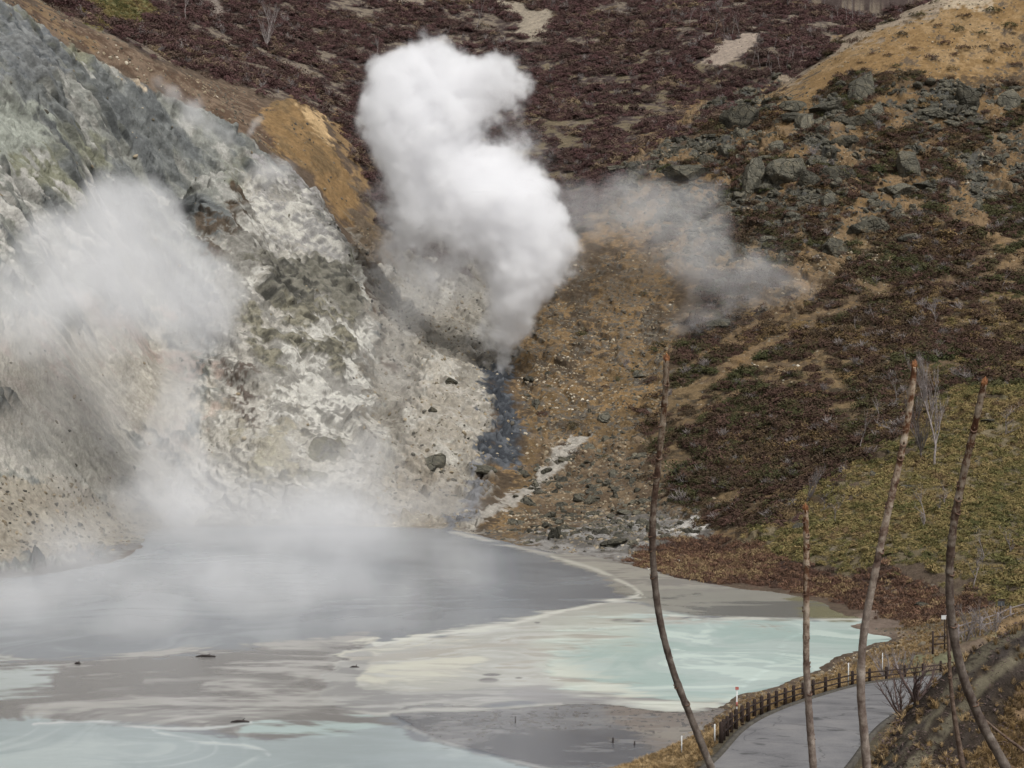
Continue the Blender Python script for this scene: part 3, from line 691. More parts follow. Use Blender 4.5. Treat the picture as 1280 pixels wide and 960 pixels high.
# pale flats
W_ = [(408, 850), (440, 812), (520, 796), (600, 784), (690, 770), (745, 757), (800, 752), (850, 768), (1000, 770), (1000, 790), (900, 880), (850, 890), (760, 880), (660, 868), (560, 876), (470, 880), (425, 872)]
m = lmask(W_, 6, 1.2, 0.4)
lpaint(m, (188, 187, 182), (168, 166, 160), spread_(l3 + 0.5 * l2)); LH += 0.06 * m
lpaint(m * spread_(-l3 - 0.5 * l4, 0.10, 0.2), (170, 164, 156))
lpaint(m * lmask([(430, 820), (560, 800), (600, 830), (470, 850)], 12) * spread_(l4 + l3), (197, 193, 180))
lpaint(lmask([(400, 870), (410, 840), (440, 822), (470, 820), (440, 850), (470, 862), (560, 866), (640, 860), (700, 868), (640, 878), (500, 890), (430, 885)], 5), (138, 136, 136), (160, 158, 156), spread_(l3 + l4, -0.05, 0.15))
lpaint(lmask([(640, 866), (720, 855), (860, 868), (820, 885), (700, 885)], 6) * 0.8, (146, 143, 144))
for x, y, w, h in ((614, 844, 12, 1.6), (610, 851, 13, 3.2), (785, 777, 20, 3.0), (768, 789, 10, 2.0), (672, 779, 4, 1.2), (648, 848, 5, 1)):
    lpaint(1 - sstep(0.7, 1.2, np.hypot((LPX + 8 * l2 - x) / w, (LPY + 3 * l2 - y) / h)), (112, 108, 108))
# turquoise pool
m = lmask([(678, 812), (720, 798), (780, 786), (830, 774), (900, 774), (1000, 772), (1075, 774), (1130, 790), (1130, 815), (1050, 835), (1000, 856), (950, 870), (905, 884), (850, 890), (800, 880), (740, 862), (700, 842)], 18, 1.5, 0.5)
lpaint(m, (168, 185, 181), (180, 192, 189), spread_(l3 + 0.5 * l2)); LH -= 0.06 * m
lpaint(m * spread_(l3 - l2 * 0.5, 0.12, 0.2), (196, 208, 203))
lpaint(lline([(700, 842), (760, 862), (820, 878), (870, 888), (910, 884)], 9, 8), (206, 206, 196))
lpaint(lline([(790, 786), (700, 800), (690, 822), (720, 850)], 12, 14) * 0.7, (196, 200, 190))
# grey shallows in front of the rusty bank
m = lmask([(760, 735), (830, 715), (920, 732), (1000, 744), (1075, 765), (1090, 773), (1000, 773), (900, 772), (830, 762), (800, 752)], 4, 1.0, 0.25)
lpaint(m, (108, 107, 104), (142, 139, 132), spread_(l3 + l2, -0.1, 0.12))
lpaint(m * lmask([(1000, 745), (1090, 765), (1080, 774), (1000, 774)], 8), (116, 112, 88))
lpaint(lline([(840, 771), (900, 772.5), (1000, 773), (1075, 774)], 1.0, 1.0, 0.6, 0.12), (208, 206, 198))
lpaint(lmask([(690, 690), (770, 700), (860, 722), (920, 735), (860, 738), (800, 740), (760, 722), (700, 704)], 4, 1, 0.3), (158, 154, 146), (134, 130, 126), spread_(l3 + l4))
lpaint(lline([(690, 696), (745, 712), (790, 733), (806, 744)], 1.4, 1.2, 0.8, 0.3), (190, 187, 178))
lpaint(lline([(560, 663), (620, 678), (690, 694)], 1.4, 1.5, 0.8, 0.3), (178, 174, 168))
lpaint(lline([(800, 745), (740, 760), (640, 782), (560, 792), (470, 806)], 1.4, 1.6, 0.8, 0.3), (208, 206, 198))
for ln in ([(150, 906), (260, 893), (360, 876), (420, 856), (450, 836), (520, 816)], [(180, 850), (260, 846), (340, 852), (400, 868)], [(60, 880), (160, 872), (280, 868), (360, 850), (420, 822)], [(300, 895), (380, 884), (420, 872)], [(560, 858), (640, 852), (700, 856)], [(530, 905), (600, 925), (690, 936), (780, 926), (850, 905)], [(560, 896), (660, 906), (760, 904), (840, 893)], [(470, 846), (540, 838), (600, 842)], [(440, 830), (500, 815), (580, 806)]):
    lpaint(lline(ln, 1.4, 3.0, 1.0, 0.4) * 0.6, (168, 165, 162))
# front: grey mud tongue and clouded water
lpaint(lmask([(-400, 905), (60, 900), (200, 908), (330, 920), (480, 900), (520, 925), (640, 945), (760, 972), (760, 1200), (-400, 1200)], 7), (148, 157, 160), (163, 171, 172), spread_(l3 + 0.6 * l1, -0.1, 0.15))
lpaint(lmask([(300, 905), (360, 900), (480, 898), (430, 915), (320, 915)], 7), (164, 178, 177))
lpaint(lline([(40, 904), (110, 900), (180, 908), (250, 909), (310, 902)], 1.2, 1.2, 0.8, 0.3), (186, 188, 188))
lpaint(lline([(185, 912), (240, 924), (310, 932), (330, 942)], 1.4, 1.6, 1, 0.4), (184, 190, 190))
m = lmask([(488, 896), (520, 886), (640, 886), (740, 878), (830, 888), (910, 884), (900, 915), (840, 945), (800, 962), (700, 985), (660, 960), (590, 940), (530, 920)], 4, 1.0, 0.35)
lpaint(m, (86, 86, 91), (110, 109, 112), spread_(l3 + l2)); LH += 0.10 * m
lpaint(m * lmask([(760, 880), (920, 875), (900, 920), (840, 945), (800, 930)], 14), (140, 132, 124), (120, 110, 104), spread_(l4 + l2))
lpaint(m * sstep(0.30, 0.36, vnoise(LX * 2.2, LY * 1.6, 71) + 0.25 * l5 + 0.2 * l1) * sstep(932, 905, LPY), (74, 72, 72))
lpaint(m * sstep(0.30, 0.4, vnoise(LX * 3.1, LY * 2.2, 72) + 0.3 * l2), (94, 90, 88))
lpaint(m * spread_(l4 + l5 + l3, 0.0, 0.3) * 0.45, (140, 139, 140))
lpaint(lline([(425, 884), (470, 891), (520, 889), (600, 887), (700, 880)], 1.5, 1.5, 0.8, 0.3), (176, 174, 170))
lpaint(lline([(500, 905), (540, 924), (600, 942), (680, 962), (740, 975)], 1.3, 1.3, 0.8, 0.3), (150, 150, 150))
LZ = LH * 1.0 + 0.008 * l4
lake = link('lake', mesh_np('lake', np.stack([LX, LY, LZ], -1).reshape(-1, 3), grid_faces(len(ly), len(la)), np.clip(LC * (1 + 0.10 * l4 + 0.09 * l5 + 0.10 * l3)[..., None] * np.array([0.93, 0.95, 0.925], np.float32), 0.01, 0.9).reshape(-1, 3)), M['lake'])
tag(lake, 'milky hot spring lake with grey, white and turquoise water', 'lake', kind='structure')

# ------------------------------------------------------------------ road
ry = np.linspace(50, 185, 200); rows = 9
t = np.linspace(0, 1, rows)
xl, xr_ = road_l(ry), road_r(ry)
# smooth the edges
def smooth(a, k=15):
    p = np.pad(a, k, mode='edge'); p[:k] = a[0] + (a[1] - a[0]) * np.arange(-k, 0); p[-k:] = a[-1] + (a[-1] - a[-2]) * np.arange(1, k + 1)
    w = np.hanning(2 * k + 1); return np.convolve(p, w / w.sum(), 'valid')
xl, xr_, rzz = smooth(xl), smooth(xr_), smooth(road_z(ry))
RXv = xl[:, None] * (1 - t) + xr_[:, None] * t
V = np.stack([RXv, np.repeat(ry[:, None], rows, 1), rzz[:, None] + 0.05 * np.sin(math.pi * t)[None, :]], -1).reshape(-1, 3)
road = link('road', mesh_np('road', V, grid_faces(200, rows)), M['asphalt']); tag(road, 'curving grey asphalt road', 'road', kind='structure')
def kerb(xs, off, w, h, name):
    V, Fq = [], []
    for i, (x, y, z) in enumerate(zip(xs, ry, rzz)):
        for dx, dz in ((-w / 2, -0.25), (-w / 2, h), (w / 2, h), (w / 2, -0.25)): V.append((x + off + dx, y, z + dz))
        if i:
            a, b = 4 * (i - 1), 4 * i
            for k in range(3): Fq.append((a + k, a + k + 1, b + k + 1, b + k))
    o = link(name, mesh_np(name, np.array(V), np.array(Fq), smooth=False), M['kerb']); tag(o, 'low dark concrete road edge', 'kerb', kind='structure')
kerb(xl, -0.14, 0.26, 0.11, 'kerb'); kerb(xr_, 0.14, 0.26, 0.08, 'kerb')
# rows whose ground faces the lake side of the crests (skip what lies hidden behind a ridge)
_run = np.minimum.accumulate(PY, axis=0)
VIS = (PY < _run + 14).astype(float)
# ------------------------------------------------------------------ ground cover and rubble (uncountable: one object each)
def leaf_mound(name, n, rad, flat, lsize, asp, seed, upright=0.0):
    r = np.random.default_rng(seed)
    ph, q = r.random(n) * 2 * np.pi, r.random(n)
    el = np.arcsin(q ** 0.75)
    lob = 1 + 0.25 * np.sin(ph * 3 + seed) + 0.18 * np.sin(ph * 5 + 2 * seed)
    rr = rad * (0.55 + 0.45 * r.random(n) ** 0.5) * lob
    c = np.stack([rr * np.cos(ph) * np.cos(el), rr * np.sin(ph) * np.cos(el), rr * np.sin(el) * flat], -1)
    nrm = c / np.linalg.norm(c, axis=1, keepdims=True) + r.normal(0, 0.55, (n, 3)); nrm[:, 2] += 0.35
    nrm /= np.linalg.norm(nrm, axis=1, keepdims=True)
    a = np.cross(nrm, r.normal(0, 1, (n, 3)) + [0, 0, 0.01]); a /= np.linalg.norm(a, axis=1, keepdims=True)
    if upright:
        a = a * (1 - upright) + np.array([0, 0, 1]) * upright + r.normal(0, 0.25, (n, 3)); a /= np.linalg.norm(a, axis=1, keepdims=True)
    b = np.cross(nrm, a); b /= np.maximum(np.linalg.norm(b, axis=1, keepdims=True), 1e-6)
    L = lsize * (0.6 + 0.8 * r.random((n, 1))); W = L * asp
    V = np.stack([c - a * L - b * W * 0.5, c - a * L * 0.2 - b * W, c + a * L, c + a * L * 0.1 + b * W], 1).reshape(-1, 3)
    return mesh_np(name, V, np.arange(n * 4).reshape(n, 4), smooth=False)

def rock_mesh(name, seed, sub=3, planes=13, elong=(1, 1, 1), jag=0.11):
    r = random.Random(seed); bm = bmesh.new(); bmesh.ops.create_icosphere(bm, subdivisions=sub, radius=1)
    ns = []
    for _ in range(planes):
        v = Vector((r.gauss(0, 1), r.gauss(0, 1), r.gauss(0, 1))).normalized(); ns.append((v, r.uniform(0.50, 0.86)))
    P = np.array([v.co for v in bm.verts])
    for v, o in ns:
        d = P @ np.array(v); P -= np.outer(np.maximum(d - o, 0), np.array(v))
    P *= 1 + jag * 2 * fbm(P[:, 0] * 1.0 + P[:, 2] * 0.7 + seed, P[:, 1] - P[:, 2] * 0.6, 0.5, 3, seed)[:, None]
    P *= np.array(elong)
    for v, p in zip(bm.verts, P): v.co = p
    me = bpy.data.meshes.new(name); bm.to_mesh(me); bm.free(); return me

def stuff_cover(name, label, cat, mats, meshes, loc, rot, scl):
    """One object whose points carry many little plants or stones."""
    n = len(loc); me = bpy.data.meshes.new(name); me.vertices.add(n); me.vertices.foreach_set('co', np.ascontiguousarray(loc, np.float32).ravel())
    for nm, arr in (('rot', rot), ('scl', scl)):
        me.attributes.new(nm, 'FLOAT_VECTOR', 'POINT').data.foreach_set('vector', np.ascontiguousarray(arr, np.float32).ravel())
    me.attributes.new('vi', 'INT', 'POINT').data.foreach_set('value', RNG.integers(0, len(meshes), n).astype(np.int32))
    o = link(name, me); tag(o, label, cat, kind='stuff')
    g = bpy.data.node_groups.new(name, 'GeometryNodeTree')
    g.interface.new_socket('Geometry', in_out='INPUT', socket_type='NodeSocketGeometry'); g.interface.new_socket('Geometry', in_out='OUTPUT', socket_type='NodeSocketGeometry')
    N = g.nodes.new; L = g.links.new
    gi, go, jn = N('NodeGroupInput'), N('NodeGroupOutput'), N('GeometryNodeJoinGeometry')
    def attr(nm, typ):
        a = N('GeometryNodeInputNamedAttribute'); a.data_type = typ; a.inputs[0].default_value = nm; return a.outputs[0]
    ar, as_, av = attr('rot', 'FLOAT_VECTOR'), attr('scl', 'FLOAT_VECTOR'), attr('vi', 'INT')
    for i, m in enumerate(meshes):
        if not m.materials: m.materials.append(mats)
        src = bpy.data.objects.new(name + '_form', m)
        oi = N('GeometryNodeObjectInfo'); oi.inputs['Object'].default_value = src; oi.inputs['As Instance'].default_value = True
        cmpn = N('FunctionNodeCompare'); cmpn.data_type = 'INT'; cmpn.operation = 'EQUAL'
        L(av, cmpn.inputs[2]); cmpn.inputs[3].default_value = i
        ip = N('GeometryNodeInstanceOnPoints')
        L(gi.outputs[0], ip.inputs['Points']); L(cmpn.outputs[0], ip.inputs['Selection']); L(oi.outputs['Geometry'], ip.inputs['Instance'])
        L(ar, ip.inputs['Rotation']); L(as_, ip.inputs['Scale']); L(ip.outputs[0], jn.inputs[0])
    L(jn.outputs[0], go.inputs[0])
    md = o.modifiers.new('cover', 'NODES'); md.node_group = g
    return o

def cover(name, label, cat, mat, meshes, W, n, size, flat=(0.8, 1.2), sink=0.1, tilt=0.25, pmin=None):
    r, q = scatter(W, n)
    loc = np.stack([X2[r, q], Y2[r, q], Z2[r, q]], -1)
    s = (size[0] + (size[1] - size[0]) * RNG.random(n) ** 1.6) * RNG.uniform(0.75, 1.3, n)
    loc[:, 2] -= sink * s
    scl = np.stack([s * RNG.uniform(0.85, 1.3, n), s * RNG.uniform(0.85, 1.3, n), s * RNG.uniform(*flat, n)], -1)
    rot = np.stack([RNG.normal(0, tilt, n) + 0.25 * (tilt > 0.1), RNG.normal(0, tilt, n), RNG.random(n) * 6.283], -1)
    return stuff_cover(name, label, cat, mat, meshes, loc, rot, scl)

heath_forms = [leaf_mound('heath_form', 300, 1.0, 0.62, 0.11, 0.4, 100 + k) for k in range(4)]
def twig_form(name, seed):
    r = random.Random(seed); m = MB()
    for k in range(16):
        a_, e_ = r.uniform(0, 6.28), r.uniform(0.15, 0.7); h_ = r.uniform(0.6, 1.25); d_ = Vector((math.cos(a_) * e_, math.sin(a_) * e_, 1)).normalized()
        q = d_ * h_; m.tube([(0, 0, -0.1), tuple(d_ * h_ * 0.5 + Vector((r.gauss(0, .05), r.gauss(0, .05), 0))), tuple(q)], [0.035, 0.024, 0.01], 3, cap=False)
        for _ in range(3):
            f_ = r.uniform(0.4, 0.9); m.tube([tuple(d_ * h_ * f_), tuple(d_ * h_ * f_ + Vector((r.gauss(0, .2), r.gauss(0, .2), r.uniform(.1, .35))))], [0.018, 0.007], 3, cap=False)
    me = m.mesh(name); me.materials.append(M['bark']); return me
heath_forms_all = heath_forms * 3 + [twig_form('bare_twig_form', 150)]
_hw = np.clip(SHR, 0, 1) * (0.02 + 0.98 * spread_(-nB - 0.9 * nC, -0.16, 0.06)) * (PX > -60) * (PX < 1340) * (Y < 690) * (PY > -40) * VIS
_right = np.clip(mC, 0, 1)
cover('heath', 'dark reddish heath shrubs covering the back hill', 'heath', M['heath'], heath_forms_all, _hw * (1 - _right), 21000, (0.8, 2.5), (0.55, 1.05))
slope_forms = [leaf_mound('slope_heath_form', 300, 1.0, 0.62, 0.11, 0.4, 120 + k) for k in range(4)]
slope_all = slope_forms * 3 + [twig_form('bare_twig_form', 151)]
cover('slope_heath', 'olive brown heath shrubs covering the right hillside', 'heath', M['slope_heath'], slope_all, _hw * _right, 13500, (0.6, 2.2), (0.55, 1.05))
sasa_forms = [leaf_mound('sasa_form', 170, 0.9, 0.6, 0.17, 0.28, 200 + k, 0.25) for k in range(4)]
cover('bamboo_grass', 'yellow green dwarf bamboo grass on the slope right of the lake', 'dwarf bamboo', M['sasa'], sasa_forms, SASA * (1 + 0.8 * nB), 8000, (0.5, 1.1))
fern_forms = [leaf_mound('fern_form', 110, 0.9, 0.6, 0.22, 0.2, 300 + k, 0.5) for k in range(3)]
cover('rusty_undergrowth', 'rusty brown low undergrowth along the lake shore', 'undergrowth', M['fern'], fern_forms, FERN, 2600, (0.4, 0.9))

def tuft(name, seed):
    r = np.random.default_rng(seed); n = 46; ph = r.random(n) * 6.283; ln = r.uniform(0.25, 0.62, n); out = r.uniform(0.05, 0.4, n)
    b0 = np.stack([0.12 * np.cos(ph) * r.random(n), 0.12 * np.sin(ph) * r.random(n), np.zeros(n)], -1)
    d = np.stack([np.cos(ph), np.sin(ph), np.zeros(n)], -1); sd_ = np.stack([-np.sin(ph), np.cos(ph), np.zeros(n)], -1) * 0.011
    m1 = b0 + d * (out * 0.45)[:, None] + np.array([0, 0, 1]) * (ln * 0.65)[:, None]; m2 = b0 + d * (out * 1.1)[:, None] + np.array([0, 0, 1]) * (ln * 0.8)[:, None]
    V = np.stack([b0 - sd_, b0 + sd_, m1 + sd_, m1 - sd_, m1 - sd_, m1 + sd_, m2 + sd_ * 0.3, m2 - sd_ * 0.3], 1).reshape(-1, 3)
    return mesh_np(name, V, np.arange(n * 8).reshape(-1, 4), smooth=False)
tufts = [tuft('grass_tuft', 400 + k) for k in range(4)]
bank = GRASS * (PX > 700) * (PX < 1400) * (PY < 1010)
cover('dry_grass', 'dry straw coloured grass on the road bank', 'grass', M['drygrass'], tufts, bank * (Y > 72) * (VIS > 0), 15000, (0.32, 0.62), sink=0.02)
cover('dry_grass', 'dry straw coloured grass on the near cut bank', 'grass', M['drygrass'], tufts, bank * (Y < 72) * (Y > 50), 3000, (0.28, 0.6), sink=0.02)

rub_forms = [rock_mesh('rubble_form', 500 + k, 1, 6, (1, 0.85, 0.7)) for k in range(5)]
cover('rubble', 'loose stones and rubble strewn over the crater slopes', 'rubble', M['rubble'], rub_forms, RUB * (Y > 170) * (PX > -80) * (PX < 1360), 22000, (0.12, 0.5), sink=0.25, tilt=0.6)
cover('rock_debris', 'broken dark rock debris between the boulders of the right hill', 'rock debris', M['boulder'], [rock_mesh('debris_form', 540 + k, 2, 9, (1.1, 0.9, 0.75)) for k in range(5)], (ROCK > 0.5) * mU * (0.4 + 2.0 * spread_(nB + nC, 0.0, 0.2)) * (Y > 300) + 0.35 * mS2 * (ROCK > 0.5), 3600, (0.3, 1.4), (0.6, 1.0), sink=0.3, tilt=0.5)
def litter(name, seed):
    r = np.random.default_rng(seed); n = 24; p = r.uniform(-0.4, 0.4, (n, 3)); p[:, 2] = r.uniform(0.0, 0.05, n)
    d = r.normal(0, 1, (n, 3)); d[:, 2] *= 0.3; d /= np.linalg.norm(d, axis=1, keepdims=True); e = np.cross(d, r.normal(0, 0.4, (n, 3)) + [0, 0, 1]); e /= np.linalg.norm(e, axis=1, keepdims=True)
    L = r.uniform(0.03, 0.12, (n, 1)); W = np.where(r.random((n, 1)) < 0.5, 0.035, 0.010)
    return mesh_np(name, np.stack([p - d * L, p + e * W, p + d * L, p - e * W], 1).reshape(-1, 3), np.arange(n * 4).reshape(n, 4), smooth=False)
cover('leaf_litter', 'brown leaf and twig litter on the near cut bank', 'leaf litter', M['bushbark'], [litter('litter_form', 700 + k) for k in range(4)], mE * (Y > 54) * (PX > 1000) * (PX < 1400) * (PY < 1010) * spread_(nM + nN, -0.3, 0.1) * (VIS > 0) * (PX > 1110), 700, (0.4, 0.8), sink=0.0)
shore_w = ((Y < 205) & (dl < 0) & (dout < 6) & (PX > 820)).astype(float)
cover('shore_gravel', 'loose dark gravel along the near shore', 'gravel', M['rubble'], rub_forms, shore_w, 1500, (0.06, 0.22), sink=0.2, tilt=0.6)

# ------------------------------------------------------------------ boulders: every one an object
rocks = [rock_mesh('boulder', 600 + k, 4, 17, ((1, 1, 0.8), (1.1, 0.9, 0.7), (0.85, 1, 1.05), (1.2, 0.9, 0.6), (0.9, 0.9, 1.15), (1, 1, 0.72))[k]) for k in range(6)]
for m in rocks: m.materials.append(M['boulder'])
PXM = lambda p: p.y / F
def boulder(px, py, w, h, label, form=None, group=None):
    p = hit(px, py + h * 0.42)
    o = bpy.data.objects.new('boulder', rocks[form if form is not None else random.randrange(6)]); COL.objects.link(o)
    k = PXM(p)
    o.scale = (w * k * 0.64, max(w, h) * k * 0.5, h * k * 0.68); o.rotation_euler = (random.uniform(-0.3, 0.3), random.uniform(-0.3, 0.3), random.uniform(0, 6.28))
    if abs(w - h) > 8: o.rotation_euler = (random.uniform(-0.2, 0.2), random.uniform(-0.2, 0.2), random.choice((0, math.pi)) + random.uniform(-0.35, 0.35))
    o.location = p + Vector((0, 0.15 * h * k, h * k * 0.14))
    tag(o, label, 'boulder', group)
    return o
BIG = [(1075, 104, 40, 46, 'tall dark grey boulder standing just under the ochre crest', 2), (925, 140, 52, 50, 'rounded grey boulder at the upper left end of the rocky rib', 0),
       (986, 204, 50, 52, 'broad flat faced grey outcrop boulder in the middle of the rocky rib', 5), (944, 212, 36, 52, 'dark cracked boulder leaning left beside the broad flat faced one', 4),
       (1034, 126, 46, 28, 'low dark boulder below left of the tall one under the crest', 3), (1070, 146, 40, 24, 'squat greenish boulder directly below the tall one under the crest', 1),
       (1212, 118, 36, 42, 'grey boulder with a narrow foot right of the ochre dome', 2), (1264, 116, 34, 34, 'rounded dark boulder at the right edge below the ochre dome', 0),
       (1138, 200, 32, 42, 'boulder with a pale weathered face on the brown slope', 4), (771, 208, 28, 14, 'isolated flat grey boulder on the heath right of the white plume', 3),
       (862, 208, 56, 34, 'wide dark boulder above the drifting grey steam', 1), (898, 402, 36, 26, 'smooth grey boulder under the drifting grey steam', 5),
       (1098, 138, 24, 30, 'upright dark boulder right of the squat greenish one', 2), (995, 130, 30, 20, 'brown grey boulder left of the low dark one', 0),
       (1006, 148, 30, 30, 'dark boulder between the rounded one and the squat greenish one', 4), (1058, 172, 34, 24, 'grey boulder two below the tall one under the crest', 5),
       (908, 184, 30, 26, 'small dark boulder below the rounded one', 1), (1020, 200, 22, 14, 'small dark boulder wedged right of the broad flat faced one', 3),
       (1050, 212, 40, 28, 'broken boulder right of the broad flat faced one', 0), (1012, 220, 34, 30, 'dark boulder under the right edge of the broad flat faced one', 2),
       (1172, 138, 30, 16, 'small boulder left of the one with a narrow foot', 1), (1190, 150, 26, 18, 'low boulder below left of the one with a narrow foot', 3),
       (1218, 150, 30, 20, 'foot boulder directly under the one with a narrow foot', 5), (1038, 248, 30, 26, 'dark boulder lower on the rocky rib', 4),
       (1084, 276, 40, 30, 'pale topped boulder low on the rocky rib', 1), (1046, 305, 38, 34, 'lowest large grey boulder of the rocky rib', 0), (960, 296, 30, 20, 'grey boulder beside the drifting steam below the broad one', 3),
       (1136, 294, 26, 16, 'pale streaked boulder right of the rib', 5), (1222, 256, 16, 14, 'small bluish boulder on the right hand slope', 2),
       (1156, 228, 34, 18, 'flat pale boulder under the one with a pale weathered face', 3), (1126, 232, 36, 22, 'dark boulder left of the flat pale one', 1),
       (884, 196, 20, 20, 'dark boulder right of the wide one above the steam', 0), (950, 262, 24, 18, 'dark boulder above the grey boulder beside the steam', 4),
       (600, 586, 34, 16, 'brown boulder at the foot of the blue grey stream bed', 0), (544, 574, 36, 22, 'black broken boulder on the pale fan left of the stream bed', 2),
       (693, 665, 16, 20, 'upright black boulder at the lake edge of the scree', 4), (683, 654, 16, 14, 'dark boulder behind the upright black one', 0), (724, 622, 18, 14, 'grey boulder above the shore fan', 5),
       (741, 623, 18, 16, 'pale grey boulder beside the grey one above the shore fan', 1), (780, 637, 22, 12, 'flat dark boulder on the lower scree', 3), (765, 676, 34, 16, 'wide grey boulder on the pale shore fan', 5),
       (790, 677, 16, 10, 'small grey boulder right of the wide one on the shore fan', 0), (755, 520, 22, 16, 'dark boulder on the ochre scree', 2), (800, 467, 20, 10, 'flat dark boulder at the right edge of the ochre scree', 3),
       (669, 503, 14, 14, 'bluish grey boulder right of the stream bed', 4), (660, 472, 18, 12, 'reddish boulder beside the vent of the white plume', 1), (563, 476, 18, 12, 'dark boulder left of the vent of the white plume', 0),
       (541, 512, 16, 12, 'black boulder at the top of the pale fan', 2), (1154, 755, 22, 12, 'lichen grey boulder in the rusty shrubs above the road', 0), (1134, 606, 20, 12, 'bluish boulder in the bamboo grass behind the stem', 3),
       (1092, 593, 14, 10, 'dark boulder at the upper edge of the bamboo grass', 2), (1235, 524, 22, 10, 'flat dark boulder high in the bamboo grass', 3), (1001, 656, 20, 12, 'grey boulder where heath meets bamboo grass', 1),
       (1075, 486, 18, 12, 'pale boulder standing in the heath', 5), (96, 655, 18, 8, 'tan boulder on the stony left shore', 3), (900, 350, 18, 14, 'boulder veiled by the grey steam', 0)]
for px, py, w, h, lab, fm in BIG:
    e = 1.06 if (px > 850 and py < 320) else 1.0
    boulder(px, py, w * e, h * e, lab, fm)
ZONES = [([(880, 180), (1010, 130), (1110, 150), (1110, 320), (1000, 330), (920, 300), (860, 260)], 66, (9, 24), 'dark angular boulder among the outcrops of the rocky rib', 'boulders of the rocky rib'),
         ([(1110, 130), (1275, 120), (1275, 300), (1120, 310)], 34, (6, 15), 'dark boulder half buried in the slope right of the rocky rib', 'boulders right of the rocky rib'),
         ([(640, 590), (790, 590), (870, 640), (880, 668), (660, 672), (630, 640)], 70, (5, 13), 'dark boulder on the scree above the far shore', 'boulders on the lower scree'),
         ([(660, 440), (790, 400), (820, 520), (740, 580), (650, 560)], 40, (4, 9), 'dark stone block on the ochre scree', 'blocks on the ochre scree'),
         ([(515, 480), (600, 480), (600, 620), (520, 620)], 30, (4, 11), 'black block on the pale fan left of the stream bed', 'blocks on the pale fan'),
         ([(860, 560), (940, 520), (960, 640), (880, 660)], 22, (5, 10), 'grey boulder in the heath above the rusty shore', 'boulders in the lower heath'),
         ([(760, 180), (880, 220), (860, 300), (760, 260)], 16, (5, 12), 'dark boulder on the heath left of the rocky rib', 'boulders left of the rocky rib'),
         ([(0, 640), (180, 640), (150, 680), (0, 690)], 26, (4, 9), 'tan block on the stony left shore', 'blocks on the left shore')]
for po, n, (s0, s1), lab, grp in ZONES:
    xs, ys = [p[0] for p in po], [p[1] for p in po]; k = 0
    while k < n:
        x, y = random.uniform(min(xs), max(xs)), random.uniform(min(ys), max(ys))
        if float(sdf(po, np.array([x]), np.array([y]))[0]) < 0: continue
        s = s0 + (s1 - s0) * random.random() ** 2; k += 1
        boulder(x, y, s, s * random.uniform(0.55, 0.95), lab, None, grp)

# ------------------------------------------------------------------ bare trees and bushes
def branchy(height, spread, nmain, seed, r0, depth=3, lean=0.0, trunk_share=0.45, curve=0.12):
    """Trunk builder and crown builder of a leafless tree."""
    r = random.Random(seed); T, Cn = MB(), MB()
    def limb(mb, p, d, ln, rad, lev):
        pts, rr = [p], [rad]; q = p.copy(); dd = d.copy()
        n = 5 if lev else 7
        for i in range(n):
            dd = (dd + Vector((r.gauss(0, curve), r.gauss(0, curve), 0.05 * lev))).normalized(); q = q + dd * ln / n; pts.append(q.copy()); rr.append(rad * (1 - 0.8 * (i + 1) / n) + 0.004)
        mb.tube(pts, rr, 5 if lev < 2 else 3, cap=False)
        if lev < depth:
            for k in range(nmain if lev == 0 else max(2, nmain - lev - 1)):
                i = r.randint(int(n * trunk_share) if lev == 0 else 1, n - 1)
                ph = r.random() * 6.283; sp = spread * r.uniform(0.6, 1.2)
                nd = (dd + Vector((math.cos(ph) * sp, math.sin(ph) * sp, r.uniform(0, 0.3)))).normalized()
                limb(Cn, pts[i], nd, ln * r.uniform(0.35, 0.6), rr[i] * 0.65, lev + 1)
    limb(T, Vector((0, 0, -0.3)), Vector((lean, 0, 1)).normalized(), height, r0, 0)
    return T, Cn
def make_tree(kind, label, cat, px, py, hpx, forms, scale_h, group=None, parts=True, wid=1.0):
    p = hit(px, py); h = hpx * PXM(p); tm, cm = forms
    root = bpy.data.objects.new(kind, None); COL.objects.link(root); root.location = p
    s = h / scale_h; root.scale = (s * wid, s * wid, s); root.rotation_euler[2] = random.uniform(0, 6.28)
    link('trunk', tm, M['bark'], root); link('crown', cm, M['bark'], root)
    tag(root, label, cat, group); return root
def forms_of(n, **k):
    out = []
    for i in range(n):
        T, Cn = branchy(seed=k.pop('seed', 0) if i == 0 and 'seed' in k else 900 + i * 7 + int(k['height'] * 10), **k); out.append((T.mesh('trunk'), Cn.mesh('crown')))
    return out
birch = forms_of(4, height=6.0, spread=0.4, nmain=5, r0=0.10, depth=2)
gnarl = forms_of(4, height=4.0, spread=0.75, nmain=6, r0=0.09, depth=3, trunk_share=0.25, curve=0.2)
fl = forms_of(2, height=7.0, spread=0.28, nmain=9, r0=0.11, depth=3, trunk_share=0.2)
for f in birch + gnarl + fl:
    f[0].materials.append(M['bark']); f[1].materials.append(M['bark'])
grp = 'thin pale trees on the back hill'
for x, y, h in [(893, 50, 22), (905, 52, 28), (916, 46, 26), (924, 44, 24), (941, 84, 22), (950, 90, 24), (958, 86, 18), (965, 98, 20), (975, 92, 22), (983, 88, 26), (930, 92, 16), (990, 80, 20), (1004, 74, 18), (1015, 50, 20), (1028, 46, 20),
                (1040, 34, 20), (1058, 30, 28), (1065, 29, 32), (1072, 26, 24), (1085, 22, 18), (1048, 26, 22), (862, 34, 20), (875, 30, 18), (840, 28, 16), (968, 62, 18), (948, 66, 16), (760, 26, 14), (735, 60, 12), (815, 50, 14)]:
    make_tree('birch_tree', 'small pale leafless tree standing in the heath of the back hill', 'tree', x, y, h, random.choice(birch), 6.0, grp, wid=0.8)
